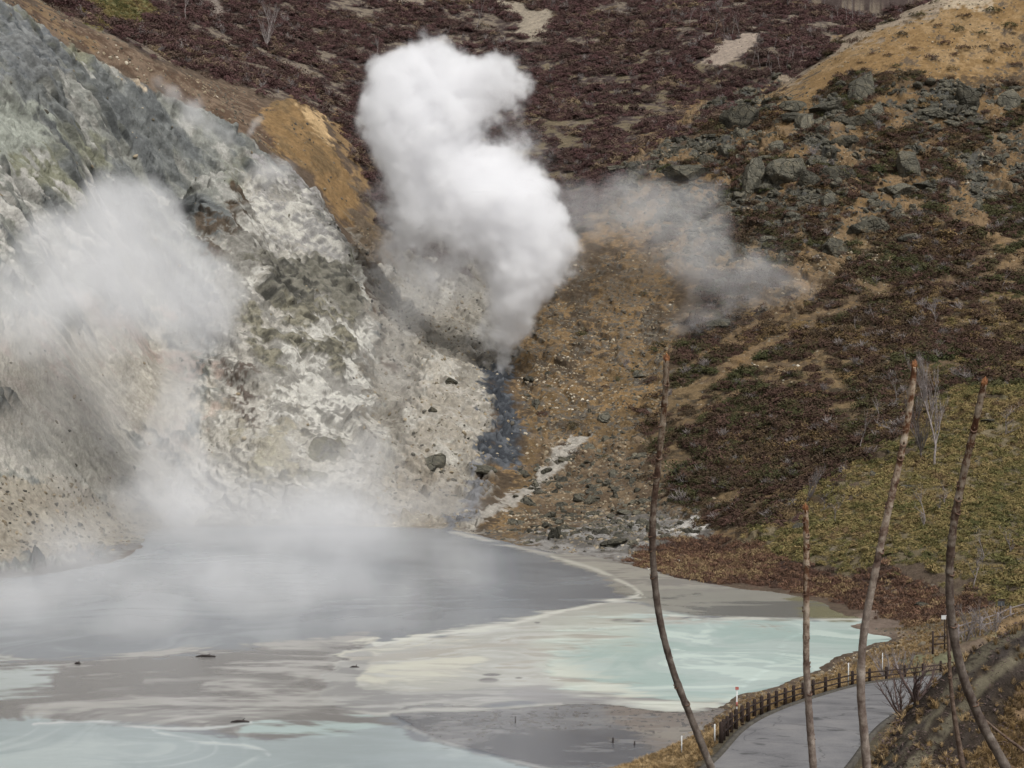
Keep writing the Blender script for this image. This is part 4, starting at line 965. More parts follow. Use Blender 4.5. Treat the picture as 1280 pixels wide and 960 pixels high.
for x, y, h, lab, fm in [(333, 62, 56, 'grey bushy leafless tree alone on the back hill above the cliff', fl[0]), (232, 30, 34, 'thin leafless tree on the back hill beside the green patch', birch[0]), (471, 70, 24, 'thin bare trunk left of the top of the white plume', birch[1]),
                          (596, 38, 34, 'faint bare tree on the back hill above the white plume', birch[2]), (1168, 584, 108, 'tallest grey leafless tree between heath and bamboo grass', fl[1]), (1176, 640, 26, 'low bare sapling in the bamboo grass under the tallest leafless tree', gnarl[0]),
                          (1152, 574, 84, 'slim leafless tree left of the tallest one', fl[0]), (1100, 532, 34, 'pale trunked dead tree standing in the heath', birch[3]), (1076, 566, 44, 'spindly bare tree in the dark heath', birch[0]),
                          (1031, 575, 18, 'short pale snag at the lower edge of the heath', birch[1]), (1053, 594, 18, 'short bare snag beside the bamboo grass', birch[2]), (1008, 632, 46, 'bare bush tree where heath meets bamboo grass', fl[0]),
                          (1120, 512, 40, 'thin grey tree above the slim leafless one', birch[0]), (1256, 546, 40, 'bare tree high in the bamboo grass near the right edge', gnarl[1]), (1093, 405, 26, 'pale bare tree in the middle of the heath slope', birch[3]),
                          (1070, 416, 22, 'small bare tree left of the pale one in the heath', birch[1]), (1113, 432, 18, 'small bare tree right of the pale one in the heath', birch[2]), (1169, 404, 30, 'bare tree on the right heath slope', gnarl[2]),
                          (1253, 367, 24, 'bare tree near the right edge of the heath slope', birch[0]), (1044, 656, 32, 'crooked bare tree on the left of the bamboo grass', gnarl[3]), (1154, 660, 44, 'twiggy bare tree in the middle of the bamboo grass', gnarl[0]),
                          (1180, 632, 24, 'small crooked bare tree above the twiggy one', gnarl[1]), (1262, 694, 36, 'crooked bare tree at the right of the bamboo grass', gnarl[2]), (1218, 738, 46, 'dark twisted bare tree above the path fence', gnarl[3]),
                          (1228, 704, 34, 'bare tree behind the dark twisted one', gnarl[0]), (1030, 640, 26, 'bare shrub tree behind the shortest foreground stem', gnarl[1])]:
    make_tree('leafless_tree', lab, 'tree', x, y, h, fm, {6.0: 6.0}.get(6.0) if fm in birch else (7.0 if fm in fl else 4.0))

def bush(label, px, py, hpx, seed, Y0=None, stems=7, mat='bushbark'):
    p = hit(px, py) if Y0 is None else pt(px, py, Y0); h = hpx * PXM(p); r = random.Random(seed)
    root = bpy.data.objects.new('bush', None); COL.objects.link(root); root.location = p
    T, Cn = MB(), MB()
    for k in range(stems):
        ph = 6.283 * k / stems + r.uniform(-0.4, 0.4); q = Vector((0, 0, -0.1)); d = Vector((math.cos(ph) * 0.55, math.sin(ph) * 0.55, 1)).normalized()
        pts, rr = [q.copy()], [0.05]
        for i in range(7):
            d = (d + Vector((r.gauss(0, 0.12), r.gauss(0, 0.12), 0.02))).normalized(); q = q + d * h / 6.5; pts.append(q.copy()); rr.append(0.05 * (1 - i / 8) + 0.008)
        T.tube(pts, rr, 5, cap=False)
        for i in range(2, 8):
            for _ in range(3):
                e = (d + Vector((r.gauss(0, 0.6), r.gauss(0, 0.6), r.uniform(0, 0.4)))).normalized(); a = pts[i]
                c1 = a + e * h * 0.16; c2 = c1 + (e + Vector((r.gauss(0, 0.3), r.gauss(0, 0.3), 0.25))).normalized() * h * 0.16
                Cn.tube([a, c1, c2], [0.018, 0.013, 0.007], 3, cap=False)
    T.build('stem', M[mat], root); Cn.build('twigs', M[mat], root)
    tag(root, label, 'bush'); return root
bush('bare dark bush at the inner edge of the road', 1125, 896, 50, 1)
bush('smaller bare bush right of the dark one at the road edge', 1146, 884, 46, 2, stems=5)
for i, (x, y, h, lab) in enumerate([(1205, 808, 40, 'grey twiggy bush behind the path fence left of the post group'), (1222, 806, 44, 'grey twiggy bush in the middle of the path fence'), (1240, 798, 38, 'grey twiggy bush below the small sign'), (1108, 850, 34, 'faint bare bush on the verge behind the road bend'),
                                    (1128, 846, 30, 'faint bare bush right of the one on the verge'), (1190, 822, 30, 'low bare bush at the foot of the path fence')]):
    bush(lab, x, y, h, 10 + i, Y0=None if x < 1180 else 168 + i, stems=6, mat='bark')

# ------------------------------------------------------------------ dark tufts dotted over the ochre dome, each its own shrub
for x, y, w in [(1128, 45, 20), (1150, 20, 22), (1172, 34, 16), (1206, 22, 22), (1240, 16, 26), (1262, 34, 26), (1226, 44, 20), (1180, 56, 24), (1140, 62, 16), (1205, 62, 26), (1258, 62, 22), (1110, 70, 14), (1162, 74, 20), (1235, 78, 18), (1090, 68, 12), (1120, 84, 16), (1075, 80, 12),
                (1104, 30, 12), (1190, 88, 22), (1150, 92, 18), (1230, 60, 16), (1270, 82, 20)]:
    p = hit(x, y); k = PXM(p); o = bpy.data.objects.new('shrub', slope_forms[random.randrange(4)]); COL.objects.link(o)
    o.location = p; o.scale = (w * k * 0.5, w * k * 0.5, w * k * 0.34); o.rotation_euler[2] = random.uniform(0, 6.28)
    tag(o, 'dark low shrub dotted on the bare ochre dome', 'shrub', 'shrubs on the ochre dome')

# ------------------------------------------------------------------ roadside fence
def edge_y(px):
    ys = np.linspace(70, 182, 900); xs = np.interp(ys, ry, xl) - 0.62; zs = np.interp(ys, ry, rzz)
    q, _ = to_px(xs, ys, zs + 0.4); return float(np.interp(px, q, ys))
fence = bpy.data.objects.new('roadside_fence', None); COL.objects.link(fence)
tag(fence, 'low dark brown wooden fence following the outer edge of the road', 'fence')
posts_px = [901.5, 904.5, 909, 914, 920, 927.4, 935, 943, 952, 961, 970.5, 981.5, 992, 1003.8, 1016.4, 1032, 1049, 1065.6, 1087, 1108, 1131, 1153.7, 1176, 1198, 1220]
fp = []
for q in posts_px:
    y = edge_y(q); x = float(np.interp(y, ry, xl)) - 0.62; fp.append(Vector((x, y, float(np.interp(y, ry, rzz)) - 0.02)))
fence.location = fp[0]
pm = MB(); pm.tube([(0, 0, -0.3), (0, 0, 0.90), (0, 0, 0.96)], [0.105, 0.10, 0.07], 10); pm = pm.mesh('post', True); pm.materials.append(M['wood'])
for v in fp:
    o = link('post', pm, None, fence, v - fp[0]); o.rotation_euler[2] = random.uniform(0, 6)
for a, b in zip(fp[:-1], fp[1:]):
    for zz in (0.34, 0.68):
        MB().tube([a - fp[0] + Vector((0, 0, zz)), b - fp[0] + Vector((0, 0, zz + random.uniform(-0.02, 0.02)))], 0.045, 6).build('rail', M['wood'], fence)

# path fence further along, with two small signs
pf = bpy.data.objects.new('path_fence', None); COL.objects.link(pf); tag(pf, 'taller weathered fence along the footpath behind the cut bank', 'fence')
pp = []
for x, y, d in ((1166, 812, 163), (1188, 812, 163), (1198, 800, 168), (1227, 790, 172), (1247, 784, 175), (1263, 776, 178), (1283, 770, 181)):
    p = pt(x, y, d); p.z = min(p.z, ground_at(p.x, p.y) + 0.25); pp.append(p)
pf.location = pp[0]
for i, p in enumerate(pp):
    top = 1.65 if i < 2 else 1.35
    m = MB(); m.tube([p - pp[0] + Vector((0, 0, -0.8)), p - pp[0] + Vector((0, 0, top))], 0.085, 8); m.build('post', M['wood'] if i < 2 else M['greywood'], pf)
for i, (a, b) in enumerate(zip(pp[:-1], pp[1:])):
    for zz in (0.55, 1.15):
        m = MB(); m.tube([a - pp[0] + Vector((0, 0, zz)), b - pp[0] + Vector((0, 0, zz))], 0.05, 6); m.build('rail', M['wood'] if i < 1 else M['greywood'], pf)
def small_sign(px, py, d, hgt, wid, hh, bmat, label, double=False):
    p = pt(px, py, d); p.z = ground_at(p.x, p.y)
    top = pt(px, py, d).z
    o = bpy.data.objects.new('sign', None); COL.objects.link(o); o.location = p
    t = max(top - p.z, 0.8)
    MB().tube([(0, 0, -0.3), (0, 0, t + hh)], 0.055, 8).build('post', M['wood'], o)
    MB().box((0, -0.09, t + hh / 2), (wid, 0.05, hh)).build('sign_board', bmat, o, smooth=False)
    if double: MB().box((wid * 0.1, -0.09, t + hh + 0.12), (wid * 1.05, 0.07, 0.16)).build('sign_cap', M['wood'], o, smooth=False)
    tag(o, label, 'sign')
small_sign(1181, 774, 164, 1.5, 0.62, 0.34, M['white'], 'small white notice on a dark post at the start of the path fence')
small_sign(1251, 757, 180, 2.2, 0.62, 0.42, M['darkmetal'], 'small dark sign on a post rising above the path fence', True)

# snow poles
def snow_pole(px, py, hpx, label, red=True, loc=None):
    p = loc if loc is not None else hit(px, py); k = PXM(p); h = hpx * k
    o = bpy.data.objects.new('marker_pole', None); COL.objects.link(o); o.location = p
    MB().tube([(0, 0, -0.2), (0, 0, h)], 0.038, 8).build('pole', M['white'], o)
    if red:
        MB().tube([(0, 0, h * 0.52), (0, 0, h * 0.66)], 0.042, 8).build('red_band', M['red'], o)
        MB().box((0, -0.05, h + 0.12), (0.17, 0.03, 0.15)).build('reflector', M['red'], o, smooth=False)
    tag(o, label, 'marker pole')
def beside(i, off=-0.25): return fp[i] + Vector((off, 0.1, 0))
snow_pole(0, 0, 42, 'white and red marker pole behind the near bend of the fence', True, beside(5))
snow_pole(0, 0, 28, 'white marker pole behind the middle of the fence', False, beside(17))
snow_pole(1103, 848, 32, 'white marker pole on the verge behind the bare bushes', False)
snow_pole(852, 944, 24, 'short white marker pole at the lower left end of the bank', False)
snow_pole(0, 0, 22, 'short white marker pole at the bottom end of the fence', False, beside(0, -0.3))

# driftwood and stakes
for x, y, L_, lab in ((257, 821, 0.95, 'dark driftwood log floating near the edge of the mud sheet'), (97, 830, 0.28, 'small dark lump of driftwood on the brown mud'), (300, 903, 0.75, 'thin driftwood branch on the scum line in the lower left'), (443, 835, 0.45, 'short dark stick at the left tip of the pale flat')):
    p = on_plane(x, y, 0.0); m = MB(); m.tube([(-L_, 0, 0.02), (-L_ * 0.3, 0.03, 0.10), (L_ * 0.4, 0, 0.10), (L_, -0.05, 0.05)], [0.05, 0.11, 0.10, 0.05], 8); m.tube([(L_ * 0.2, 0, 0.1), (L_ * 0.5, 0.15, 0.32)], [0.05, 0.02], 5)
    o = m.build('driftwood', M['log'], None, p); tag(o, lab, 'driftwood')
for i, (x, y, h, lab) in enumerate(((766, 929, 7, 'dark wooden stake standing in the grey mud tongue'), (793, 932, 6, 'shorter dark stake right of the first one on the mud tongue'), (644, 904, 9, 'thin dark stick standing at the upper edge of the mud tongue'))):
    p = on_plane(x, y, 0.08); h *= PXM(p); m = MB(); m.tube([(0, 0, -0.3), (0.02, 0, h)], [0.09 - 0.02 * i, 0.07 - 0.02 * i], 7); tag(m.build('stake', M['log'], None, p), lab, 'stake')

# far wood beyond the rim: reads as one mass
m = MB(); r = random.Random(5)
for i in range(260):
    x = r.uniform(15, 110); y = r.uniform(735, 800); z = ground_at(x, y); h = r.uniform(9, 14)
    m.tube([(x, y, z - 1), (x + r.uniform(-.3, .3), y, z + h)], [0.22, 0.06], 4, cap=False)
    for k in range(5):
        zz = z + h * r.uniform(0.4, 0.95); a = r.uniform(0, 6.28); m.tube([(x, y, zz), (x + 1.6 * math.cos(a), y + 1.6 * math.sin(a), zz + 1.5)], [0.08, 0.02], 3, cap=False)
tag(m.build('far_wood', M['bark']), 'grey leafless wood behind the crater rim', 'wood', kind='stuff')

# ------------------------------------------------------------------ foreground stems with buds
def mat_stem(k=1.0):
    t = NT('thorny_stem_bark'); tc = t.n('ShaderNodeTexCoord'); v = tc.outputs['Object']
    mp = t.n('ShaderNodeMapping'); mp.inputs['Scale'].default_value = (1, 1, 0.5); t.l(v, mp.inputs[0])
    m2 = t.n('ShaderNodeMapping'); m2.inputs['Scale'].default_value = (0.35, 0.35, 1.0); t.l(v, m2.inputs[0])
    n = t.noise(mp.outputs[0], 60, 6, 0.75); n2 = t.noise(m2.outputs[0], 26, 4, 0.65)
    f = t.math('ADD', t.math('MULTIPLY', n, 0.55), t.math('MULTIPLY', n2, 0.45))
    c1 = t.ramp(f, [(0.32, (62, 50, 46)), (0.43, (112, 98, 90)), (0.54, (146, 134, 124)), (0.66, (190, 180, 168))])
    c2 = t.ramp(f, [(0.36, (66, 42, 30)), (0.47, (104, 72, 52)), (0.53, (168, 150, 130)), (0.66, (200, 186, 168))])
    sp = t.n('ShaderNodeSeparateXYZ'); t.l(tc.outputs['Generated'], sp.inputs[0])
    mr = t.n('ShaderNodeMapRange'); mr.inputs['From Min'].default_value = 0.80; mr.inputs['From Max'].default_value = 0.95; t.l(sp.outputs['Z'], mr.inputs['Value'])
    mx = t.n('ShaderNodeMix', _data_type='RGBA'); t.l(mr.outputs[0], mx.inputs[0]); t.l(c1, mx.inputs[6]); t.l(c2, mx.inputs[7])
    return t.finish(t.mulc(mx.outputs[2], t.math('ADD', k, 0.0)), 0.85, 0.12, f, 0.9, 0.006)
M['stem'] = mat_stem(0.92); M['darkstem'] = mat_stem(0.5)
M['scar'] = mat_ramp('leaf_scar', 60, [(0.3, (82, 62, 52)), (0.7, (124, 100, 84))], 0.9)
M['bud'] = mat_ramp('orange_bud', 70, [(0.3, (84, 56, 38)), (0.55, (128, 84, 52)), (0.75, (152, 108, 68))], 0.6, 0.3)
def catmull(P, n=8):
    P = [P[0] * 2 - P[1]] + P + [P[-1] * 2 - P[-2]]; out = []
    for i in range(1, len(P) - 2):
        for k in range(n):
            t = k / n; a, b, c, d = P[i - 1], P[i], P[i + 1], P[i + 2]
            out.append(0.5 * ((2 * b) + (c - a) * t + (2 * a - 5 * b + 4 * c - d) * t * t + (3 * b - a - 3 * c + d) * t ** 3))
    out.append(P[-2]); return out
def sapling(px_pts, D, wtop, wbot, label, seed, bud=True, bark='stem'):
    wtop, wbot = wtop * 0.86, wbot * 0.84; r = random.Random(seed)
    P = [pt(x, y, D + (y - px_pts[0][1]) * 0.0006) for x, y in px_pts]
    foot = P[-1] + (P[-1] - P[-2]).normalized() * 0.9
    P.append(foot); foot2 = Vector((foot.x + 0.05, foot.y + 0.1, min(ground_at(foot.x, foot.y), foot.z - 0.3) - 0.1)); P.append(foot2)
    C_ = catmull(P, 14); base = C_[-1]
    root = bpy.data.objects.new('sapling', None); COL.objects.link(root); root.location = base
    n = len(C_); k = D / F; lens = [0]
    for a, b in zip(C_[:-1], C_[1:]): lens.append(lens[-1] + (b - a).length)
    vis = sum((b - a).length for a, b in zip(P[:len(px_pts) - 1], P[1:len(px_pts)]))
    def rad(s): return (wtop + (wbot - wtop) * min(s / vis, 1.25)) * k / 2
    # resample finely with nodes that swell where leaves used to sit
    ss = np.arange(0, lens[-1], 0.006); xs = np.array([[v.x, v.y, v.z] for v in C_])
    q = np.stack([np.interp(ss, lens, xs[:, i]) for i in range(3)], -1); nodes = []; s = 0.03
    while s < vis * 1.05: nodes.append(s); s += r.uniform(0.028, 0.06) * (1 + 0.9 * s / vis)
    rr = np.array([rad(s) for s in ss])
    for nd in nodes: rr *= 1 + (0.16 if nd < vis * 0.55 else 0.07) * np.exp(-((ss - nd) / 0.006) ** 2)
    rr *= 1 + 0.10 * vnoise(ss * 60, ss * 0 + seed, 3) + 0.08 * vnoise(ss * 22, ss * 0 + seed, 4)
    V = [Vector(a) - base for a in q]
    st = MB(); st.tube(V, list(rr), 14); st = st.build('stem', M[bark] if bud else M['twig'], root)
    for nd in nodes:
        if nd > vis * 0.6 and r.random() < 0.6: continue
        i = int(np.searchsorted(ss, nd)); i = min(max(i, 1), len(V) - 2); t = (V[i + 1] - V[i - 1]).normalized()
        ph = r.uniform(0, 6.283); a = t.cross(Vector((1, 0.1, 0.1))).normalized(); b = t.cross(a); dr_ = a * math.cos(ph) + b * math.sin(ph)
        bm = MB(); R_ = rr[i]
        arc = [V[i] + (a * math.cos(ph + w) + b * math.sin(ph + w)) * R_ * 1.03 + t * (0.004 * math.cos(w * 1.6)) for w in np.linspace(-1.25, 1.25, 9)]
        bm.tube(arc, [0.0006, 0.0013, 0.0018, 0.0021, 0.0022, 0.0021, 0.0018, 0.0013, 0.0006], 6)
        bm.tube([V[i] + dr_ * R_ * 0.9 - t * 0.004, V[i] + dr_ * R_ * 1.30 - t * 0.010], [0.0028, 0.0007], 6)
        bm.build('leaf_scar', M['scar'], root)
    if bud:
        t = (V[0] - V[4]).normalized(); w0 = wtop * k / 2
        b = MB(); b.tube([V[0] - t * 0.012, V[0] - t * 0.002, V[0] + t * w0 * 1.0, V[0] + t * w0 * 1.9, V[0] + t * w0 * 2.7], [w0 * 0.95, w0 * 0.96, w0 * 0.80, w0 * 0.42, w0 * 0.06], 12)
        a = t.cross(Vector((1, 0.1, 0.1))).normalized(); c = t.cross(a)
        for j in range(4):
            ph = j * 1.7 + seed; d_ = a * math.cos(ph) + c * math.sin(ph)
            b.tube([V[0] + d_ * w0 * 0.6 - t * 0.006, V[0] + d_ * w0 * 0.86 + t * w0 * 0.7, V[0] + d_ * w0 * 0.8 + t * w0 * 2.0], [w0 * 0.42, w0 * 0.34, w0 * 0.05], 8)
        b.build('bud', M['bud'], root)
    tag(root, label, 'sapling'); return root
sapling([(833, 450), (831, 500), (823, 580), (816, 650), (817, 710), (825, 775), (842, 840), (865, 900), (890, 962)], 5.2, 8.5, 12, 'leaning grey stem whose tip stands over the scree, leftmost foreground sapling', 1, True, 'darkstem')
sapling([(1143, 458), (1137, 510), (1126, 570), (1110, 640), (1094, 715), (1080, 790), (1076, 860), (1080, 915), (1084, 965)], 4.6, 8.5, 14, 'thickest grey stem crossing the road, tallest foreground sapling', 2)
sapling([(1230, 480), (1219, 530), (1205, 590), (1193, 650), (1187, 715), (1190, 780), (1204, 845), (1228, 905), (1262, 968)], 4.9, 9, 16, 'dark curving stem in front of the cut bank, rightmost foreground sapling', 3, True, 'darkstem')
sapling([(1007, 637), (1008, 690), (1008, 760), (1008, 830), (1012, 900), (1017, 965)], 5.0, 8, 12, 'straight short stem rising from the road with a bright orange tip', 4)
sapling([(1184, 770), (1186, 810), (1188, 850), (1193, 895), (1204, 962)], 6.4, 3.5, 9, 'thin dark stem just left of the rightmost curving one', 5, False)
sapling([(1226, 895), (1243, 910), (1262, 925), (1285, 942)], 5.6, 3, 4.5, 'thin pale twig slanting across the dry grass in the corner', 6, False)
# ------------------------------------------------------------------ steam
def mat_steam(name, dens, col=(0.98, 0.98, 0.985), an=0.0):
    t = NT(name)
    v = t.n('ShaderNodeVolumePrincipled'); v.inputs['Color'].default_value = col + (1,); v.inputs['Anisotropy'].default_value = an
    a = t.n('ShaderNodeAttribute', _attribute_name='density')
    v.inputs['Density Attribute'].default_value = ''
    t.l(t.math('MULTIPLY', a.outputs['Fac'], dens), v.inputs['Density'])
    t.l(v.outputs[0], t.out.inputs['Volume'])
    return t.m
def mat_hull(name):
    t = NT(name); v = t.n('ShaderNodeVolumePrincipled'); v.inputs['Density'].default_value = 0.0002; v.inputs['Density Attribute'].default_value = ''
    t.l(v.outputs[0], t.out.inputs['Volume']); return t.m
HULL_MAT = mat_hull('near_clear_hull')  # hull material, trace density only, unseen against the steam

def steam(name, label, cat, blobs, dens, vox, th=(0.12, 0.75), warp=((9, 3.5), (3, 1.2)), bil=((6, 0.5), (2, 0.25)), zmin=None, kind=None, hull=0.25, seed=0, margin=1.0, an=0.0, squash=1.0, soft=1.0):
    """A body of steam grown from puffs [(px, py, Y, radius px, weight)] into a voxel volume."""
    B = []
    for b in blobs:
        p = pt(b[0], b[1], b[2]); B.append((p, b[3] * b[2] / F * 1.45, b[4] if len(b) > 4 else 1.0, b[5] if len(b) > 5 else 1.0))
    lo = Vector([min(p[i] - r * margin * (sq if i == 1 else 1) for p, r, w, sq in B) for i in range(3)]); hi = Vector([max(p[i] + r * margin * (sq if i == 1 else 1) for p, r, w, sq in B) for i in range(3)])
    if zmin is not None: lo.z = zmin
    base = Vector(((lo.x + hi.x) / 2, (lo.y + hi.y) / 2, lo.z))
    o = bpy.data.objects.new(name, bpy.data.volumes.new(name)); COL.objects.link(o); o.location = base
    tag(o, label, cat, kind=kind)
    edge = link('steam_hull', bpy.data.meshes.new('steam_hull'), None, o)  # near-invisible hull mesh outlining the steam; the parent volume is what shows
    for ob, outer in ((o, False), (edge, True)):
        md = ob.modifiers.new('steam', 'NODES'); md.node_group = steam_nodes(name, B, lo, hi, base, dens, vox, th, warp, bil, hull, seed, an, soft, outer)
    return o

def steam_nodes(name, B, lo, hi, base, dens, vox, th, warp, bil, hull, seed, an, soft, outer):
    if outer: vox = vox * 2.2
    g = bpy.data.node_groups.new(name, 'GeometryNodeTree')
    g.interface.new_socket('Geometry', in_out='INPUT', socket_type='NodeSocketGeometry'); g.interface.new_socket('Geometry', in_out='OUTPUT', socket_type='NodeSocketGeometry')
    N = g.nodes.new; L = g.links.new
    gi, go = N('NodeGroupInput'), N('NodeGroupOutput')
    def vm(op, a, b=None, sc=None):
        x = N('ShaderNodeVectorMath'); x.operation = op
        for i, q in enumerate((a, b)):
            if q is None: continue
            if hasattr(q, 'links'): L(q, x.inputs[i])
            else: x.inputs[i].default_value = q
        if sc is not None: x.inputs['Scale'].default_value = sc
        return x.outputs['Value'] if op in ('DISTANCE', 'LENGTH') else x.outputs['Vector']
    def m(op, a, b=None, c=None, clamp=False):
        x = N('ShaderNodeMath'); x.operation = op; x.use_clamp = clamp
        for i, q in enumerate((a, b, c)):
            if q is None: continue
            if hasattr(q, 'links'): L(q, x.inputs[i])
            else: x.inputs[i].default_value = q
        return x.outputs[0]
    pos = N('GeometryNodeInputPosition').outputs[0]
    def noise(scale, off, detail=3):
        x = N('ShaderNodeTexNoise'); x.inputs['Scale'].default_value = 1.0 / scale; x.inputs['Detail'].default_value = detail; x.inputs['Roughness'].default_value = 0.6
        L(vm('ADD', pos, (off * 13.7 + seed * 31.0, off * 5.1, off * 7.7)), x.inputs['Vector']); return x
    wp_ = pos
    for i, (sc_, am) in enumerate(warp):
        c = vm('SUBTRACT', noise(sc_, i + 1).outputs['Color'], (0.5, 0.5, 0.5)); wp_ = vm('ADD', wp_, vm('SCALE', c, None, am * 2))
    Fd = None
    for p, r, w, sq in B:
        q = p - base
        if sq != 1.0:
            dd = vm('MULTIPLY', vm('SUBTRACT', wp_, tuple(q)), (1 / r, 1 / (r * sq), 1 / r)); d = vm('LENGTH', dd)
        else: d = m('DIVIDE', vm('DISTANCE', wp_, tuple(q)), r)
        k = m('SUBTRACT', 1.0, m('MULTIPLY', d, d), clamp=True); k = m('MULTIPLY', k, k)
        Fd = m('MULTIPLY', k, w) if Fd is None else m('MULTIPLY_ADD', k, w, Fd)
    for i, (sc_, am) in enumerate(bil):
        n = noise(sc_, 7 + i, 2).outputs['Fac']
        puff = m('ABSOLUTE', m('MULTIPLY_ADD', n, 2.0, -1.0))
        Fd = m('MULTIPLY', Fd, m('MULTIPLY_ADD', puff, -am * 2.4, 1.0 + am * 0.55))
    mr = N('ShaderNodeMapRange'); mr.interpolation_type = 'SMOOTHSTEP'; L(Fd, mr.inputs['Value']); mr.inputs['From Min'].default_value = th[0]; mr.inputs['From Max'].default_value = th[1]
    D_ = m('POWER', mr.outputs['Result'], soft)
    vc = N('GeometryNodeVolumeCube'); L(D_, vc.inputs['Density'])
    a, b = lo - base, hi - base
    vc.inputs['Min'].default_value = a; vc.inputs['Max'].default_value = b
    for i, ax in enumerate('XYZ'): vc.inputs['Resolution ' + ax].default_value = max(8, int((b[i] - a[i]) / vox))
    sm = N('GeometryNodeSetMaterial')
    if outer:
        v2 = N('GeometryNodeVolumeToMesh'); v2.resolution_mode = 'GRID'; v2.inputs['Threshold'].default_value = hull; L(vc.outputs[0], v2.inputs[0])
        sm.inputs['Material'].default_value = HULL_MAT; L(v2.outputs[0], sm.inputs[0])
    else:
        sm.inputs['Material'].default_value = mat_steam(name, dens, an=an); L(vc.outputs[0], sm.inputs[0])
    L(sm.outputs[0], go.inputs[0])
    return g

DV = 392
steam('steam_plume', 'tall dense white steam plume rising from the blue grey stream bed', 'steam', [
    (625, 464, DV, 9, 1.4), (627, 452, DV, 12, 1.3), (633, 436, DV, 17, 1.2), (640, 416, DV, 22, 1.1), (646, 392, DV, 30, 1), (652, 366, DV - 2, 38, 1), (658, 336, DV - 3, 46, 1), (662, 302, DV - 4, 50, 1), (664, 268, DV - 5, 46, 1),
    (636, 245, DV - 5, 52, 1), (604, 258, DV - 5, 52, 0.9), (596, 300, DV - 4, 40, 0.5), (560, 228, DV - 6, 54, 1), (530, 256, DV - 5, 42, 0.6), (524, 200, DV - 7, 52, 1), (500, 165, DV - 7, 44, 1), (492, 128, DV - 8, 42, 1), (500, 96, DV - 8, 36, 1), (528, 80, DV - 8, 34, 1),
    (556, 88, DV - 8, 36, 1), (590, 98, DV - 8, 34, 0.9), (620, 104, DV - 8, 30, 0.85), (644, 116, DV - 8, 24, 0.8), (560, 130, DV - 8, 44, 0.9), (610, 84, DV - 7, 22, 0.6), (600, 140, DV - 8, 26, 0.6), (545, 165, DV - 8, 44, 1),
    (612, 212, DV - 6, 36, 0.8), (690, 290, DV - 3, 32, 0.8), (684, 250, DV - 5, 24, 0.7), (560, 330, DV - 2, 46, 0.3), (508, 312, DV - 1, 46, 0.3), (604, 360, DV, 32, 0.3), (620, 400, DV + 1, 26, 0.35), (690, 355, DV - 1, 26, 0.45), (636, 165, DV - 7, 34, 0.34), (670, 190, DV - 6, 36, 0.26), (648, 88, DV - 7, 24, 0.42), (470, 250, DV - 4, 30, 0.36), (456, 150, DV - 7, 24, 0.4), (700, 330, DV - 1, 36, 0.34), (480, 345, DV, 40, 0.26), (545, 365, DV, 44, 0.27), (600, 420, DV + 1, 34, 0.18), (500, 285, DV - 3, 34, 0.4)],
    0.38, 0.30, th=(0.05, 1.0), warp=((13, 5.0), (5, 2.9), (1.9, 1.35)), bil=((6, 0.66), (2.6, 0.6), (1.2, 0.36)), seed=1, soft=2.2)
steam('steam_plume', 'broad grey steam plume drifting before the left cliff', 'steam', [
    (224, 640, 300, 32, 1.0), (220, 612, 300, 38, 1.0), (214, 580, 299, 40, 0.95), (212, 545, 298, 38, 0.95), (218, 505, 297, 36, 0.95), (222, 468, 296, 34, 0.95), (228, 430, 295, 36, 0.95), (236, 395, 294, 48, 0.9), (262, 375, 294, 44, 0.8), (214, 350, 293, 62, 0.95), (240, 330, 293, 40, 0.7),
    (170, 320, 291, 66, 1.0), (150, 270, 290, 48, 0.95), (186, 270, 291, 40, 0.8), (110, 300, 287, 60, 0.95), (120, 350, 286, 60, 0.8), (60, 345, 280, 66, 0.62), (20, 375, 276, 56, 0.5), (-40, 370, 272, 60, 0.45), (70, 410, 278, 56, 0.5), (150, 400, 288, 60, 0.55), (10, 420, 274, 50, 0.42), (60, 290, 282, 40, 0.4), (280, 420, 298, 36, 0.5), (290, 370, 297, 32, 0.5), (130, 245, 290, 34, 0.6),
    (120, 470, 284, 60, 0.32), (60, 520, 276, 70, 0.28), (150, 540, 288, 60, 0.34), (250, 590, 302, 50, 0.4), (290, 620, 304, 50, 0.36), (180, 620, 296, 50, 0.4)],
    0.115, 0.45, th=(0.05, 1.2), warp=((15, 4.2), (5, 2.0), (1.9, 0.8)), bil=((8, 0.6), (3.2, 0.5), (1.4, 0.25)), seed=2, hull=0.2, soft=1.3)
steam('steam_wisp', 'thin grey steam drifting across the right hill under the rocky rib', 'steam', [
    (720, 262, 418, 46, 0.5), (770, 262, 425, 56, 0.6), (728, 300, 412, 46, 0.45), (805, 252, 428, 44, 0.55), (850, 265, 432, 44, 0.6), (872, 300, 425, 46, 0.65), (890, 338, 418, 46, 0.6), (905, 290, 425, 38, 0.5), (930, 365, 415, 54, 0.62), (970, 380, 412, 52, 0.6), (1010, 392, 408, 40, 0.45), (915, 410, 402, 54, 0.5), (870, 410, 400, 46, 0.42),
    (830, 310, 422, 56, 0.42), (930, 460, 390, 54, 0.34), (905, 500, 378, 46, 0.26), (690, 310, 406, 44, 0.4), (960, 325, 420, 44, 0.42), (1020, 350, 412, 36, 0.3), (880, 250, 434, 40, 0.35), (780, 330, 412, 44, 0.28)],
    0.036, 0.55, th=(0.20, 1.1), warp=((18, 8), (7, 4.0), (2.6, 1.6)), bil=((11, 0.8), (4.5, 0.6), (1.8, 0.3)), seed=3, hull=0.16, soft=1.2)
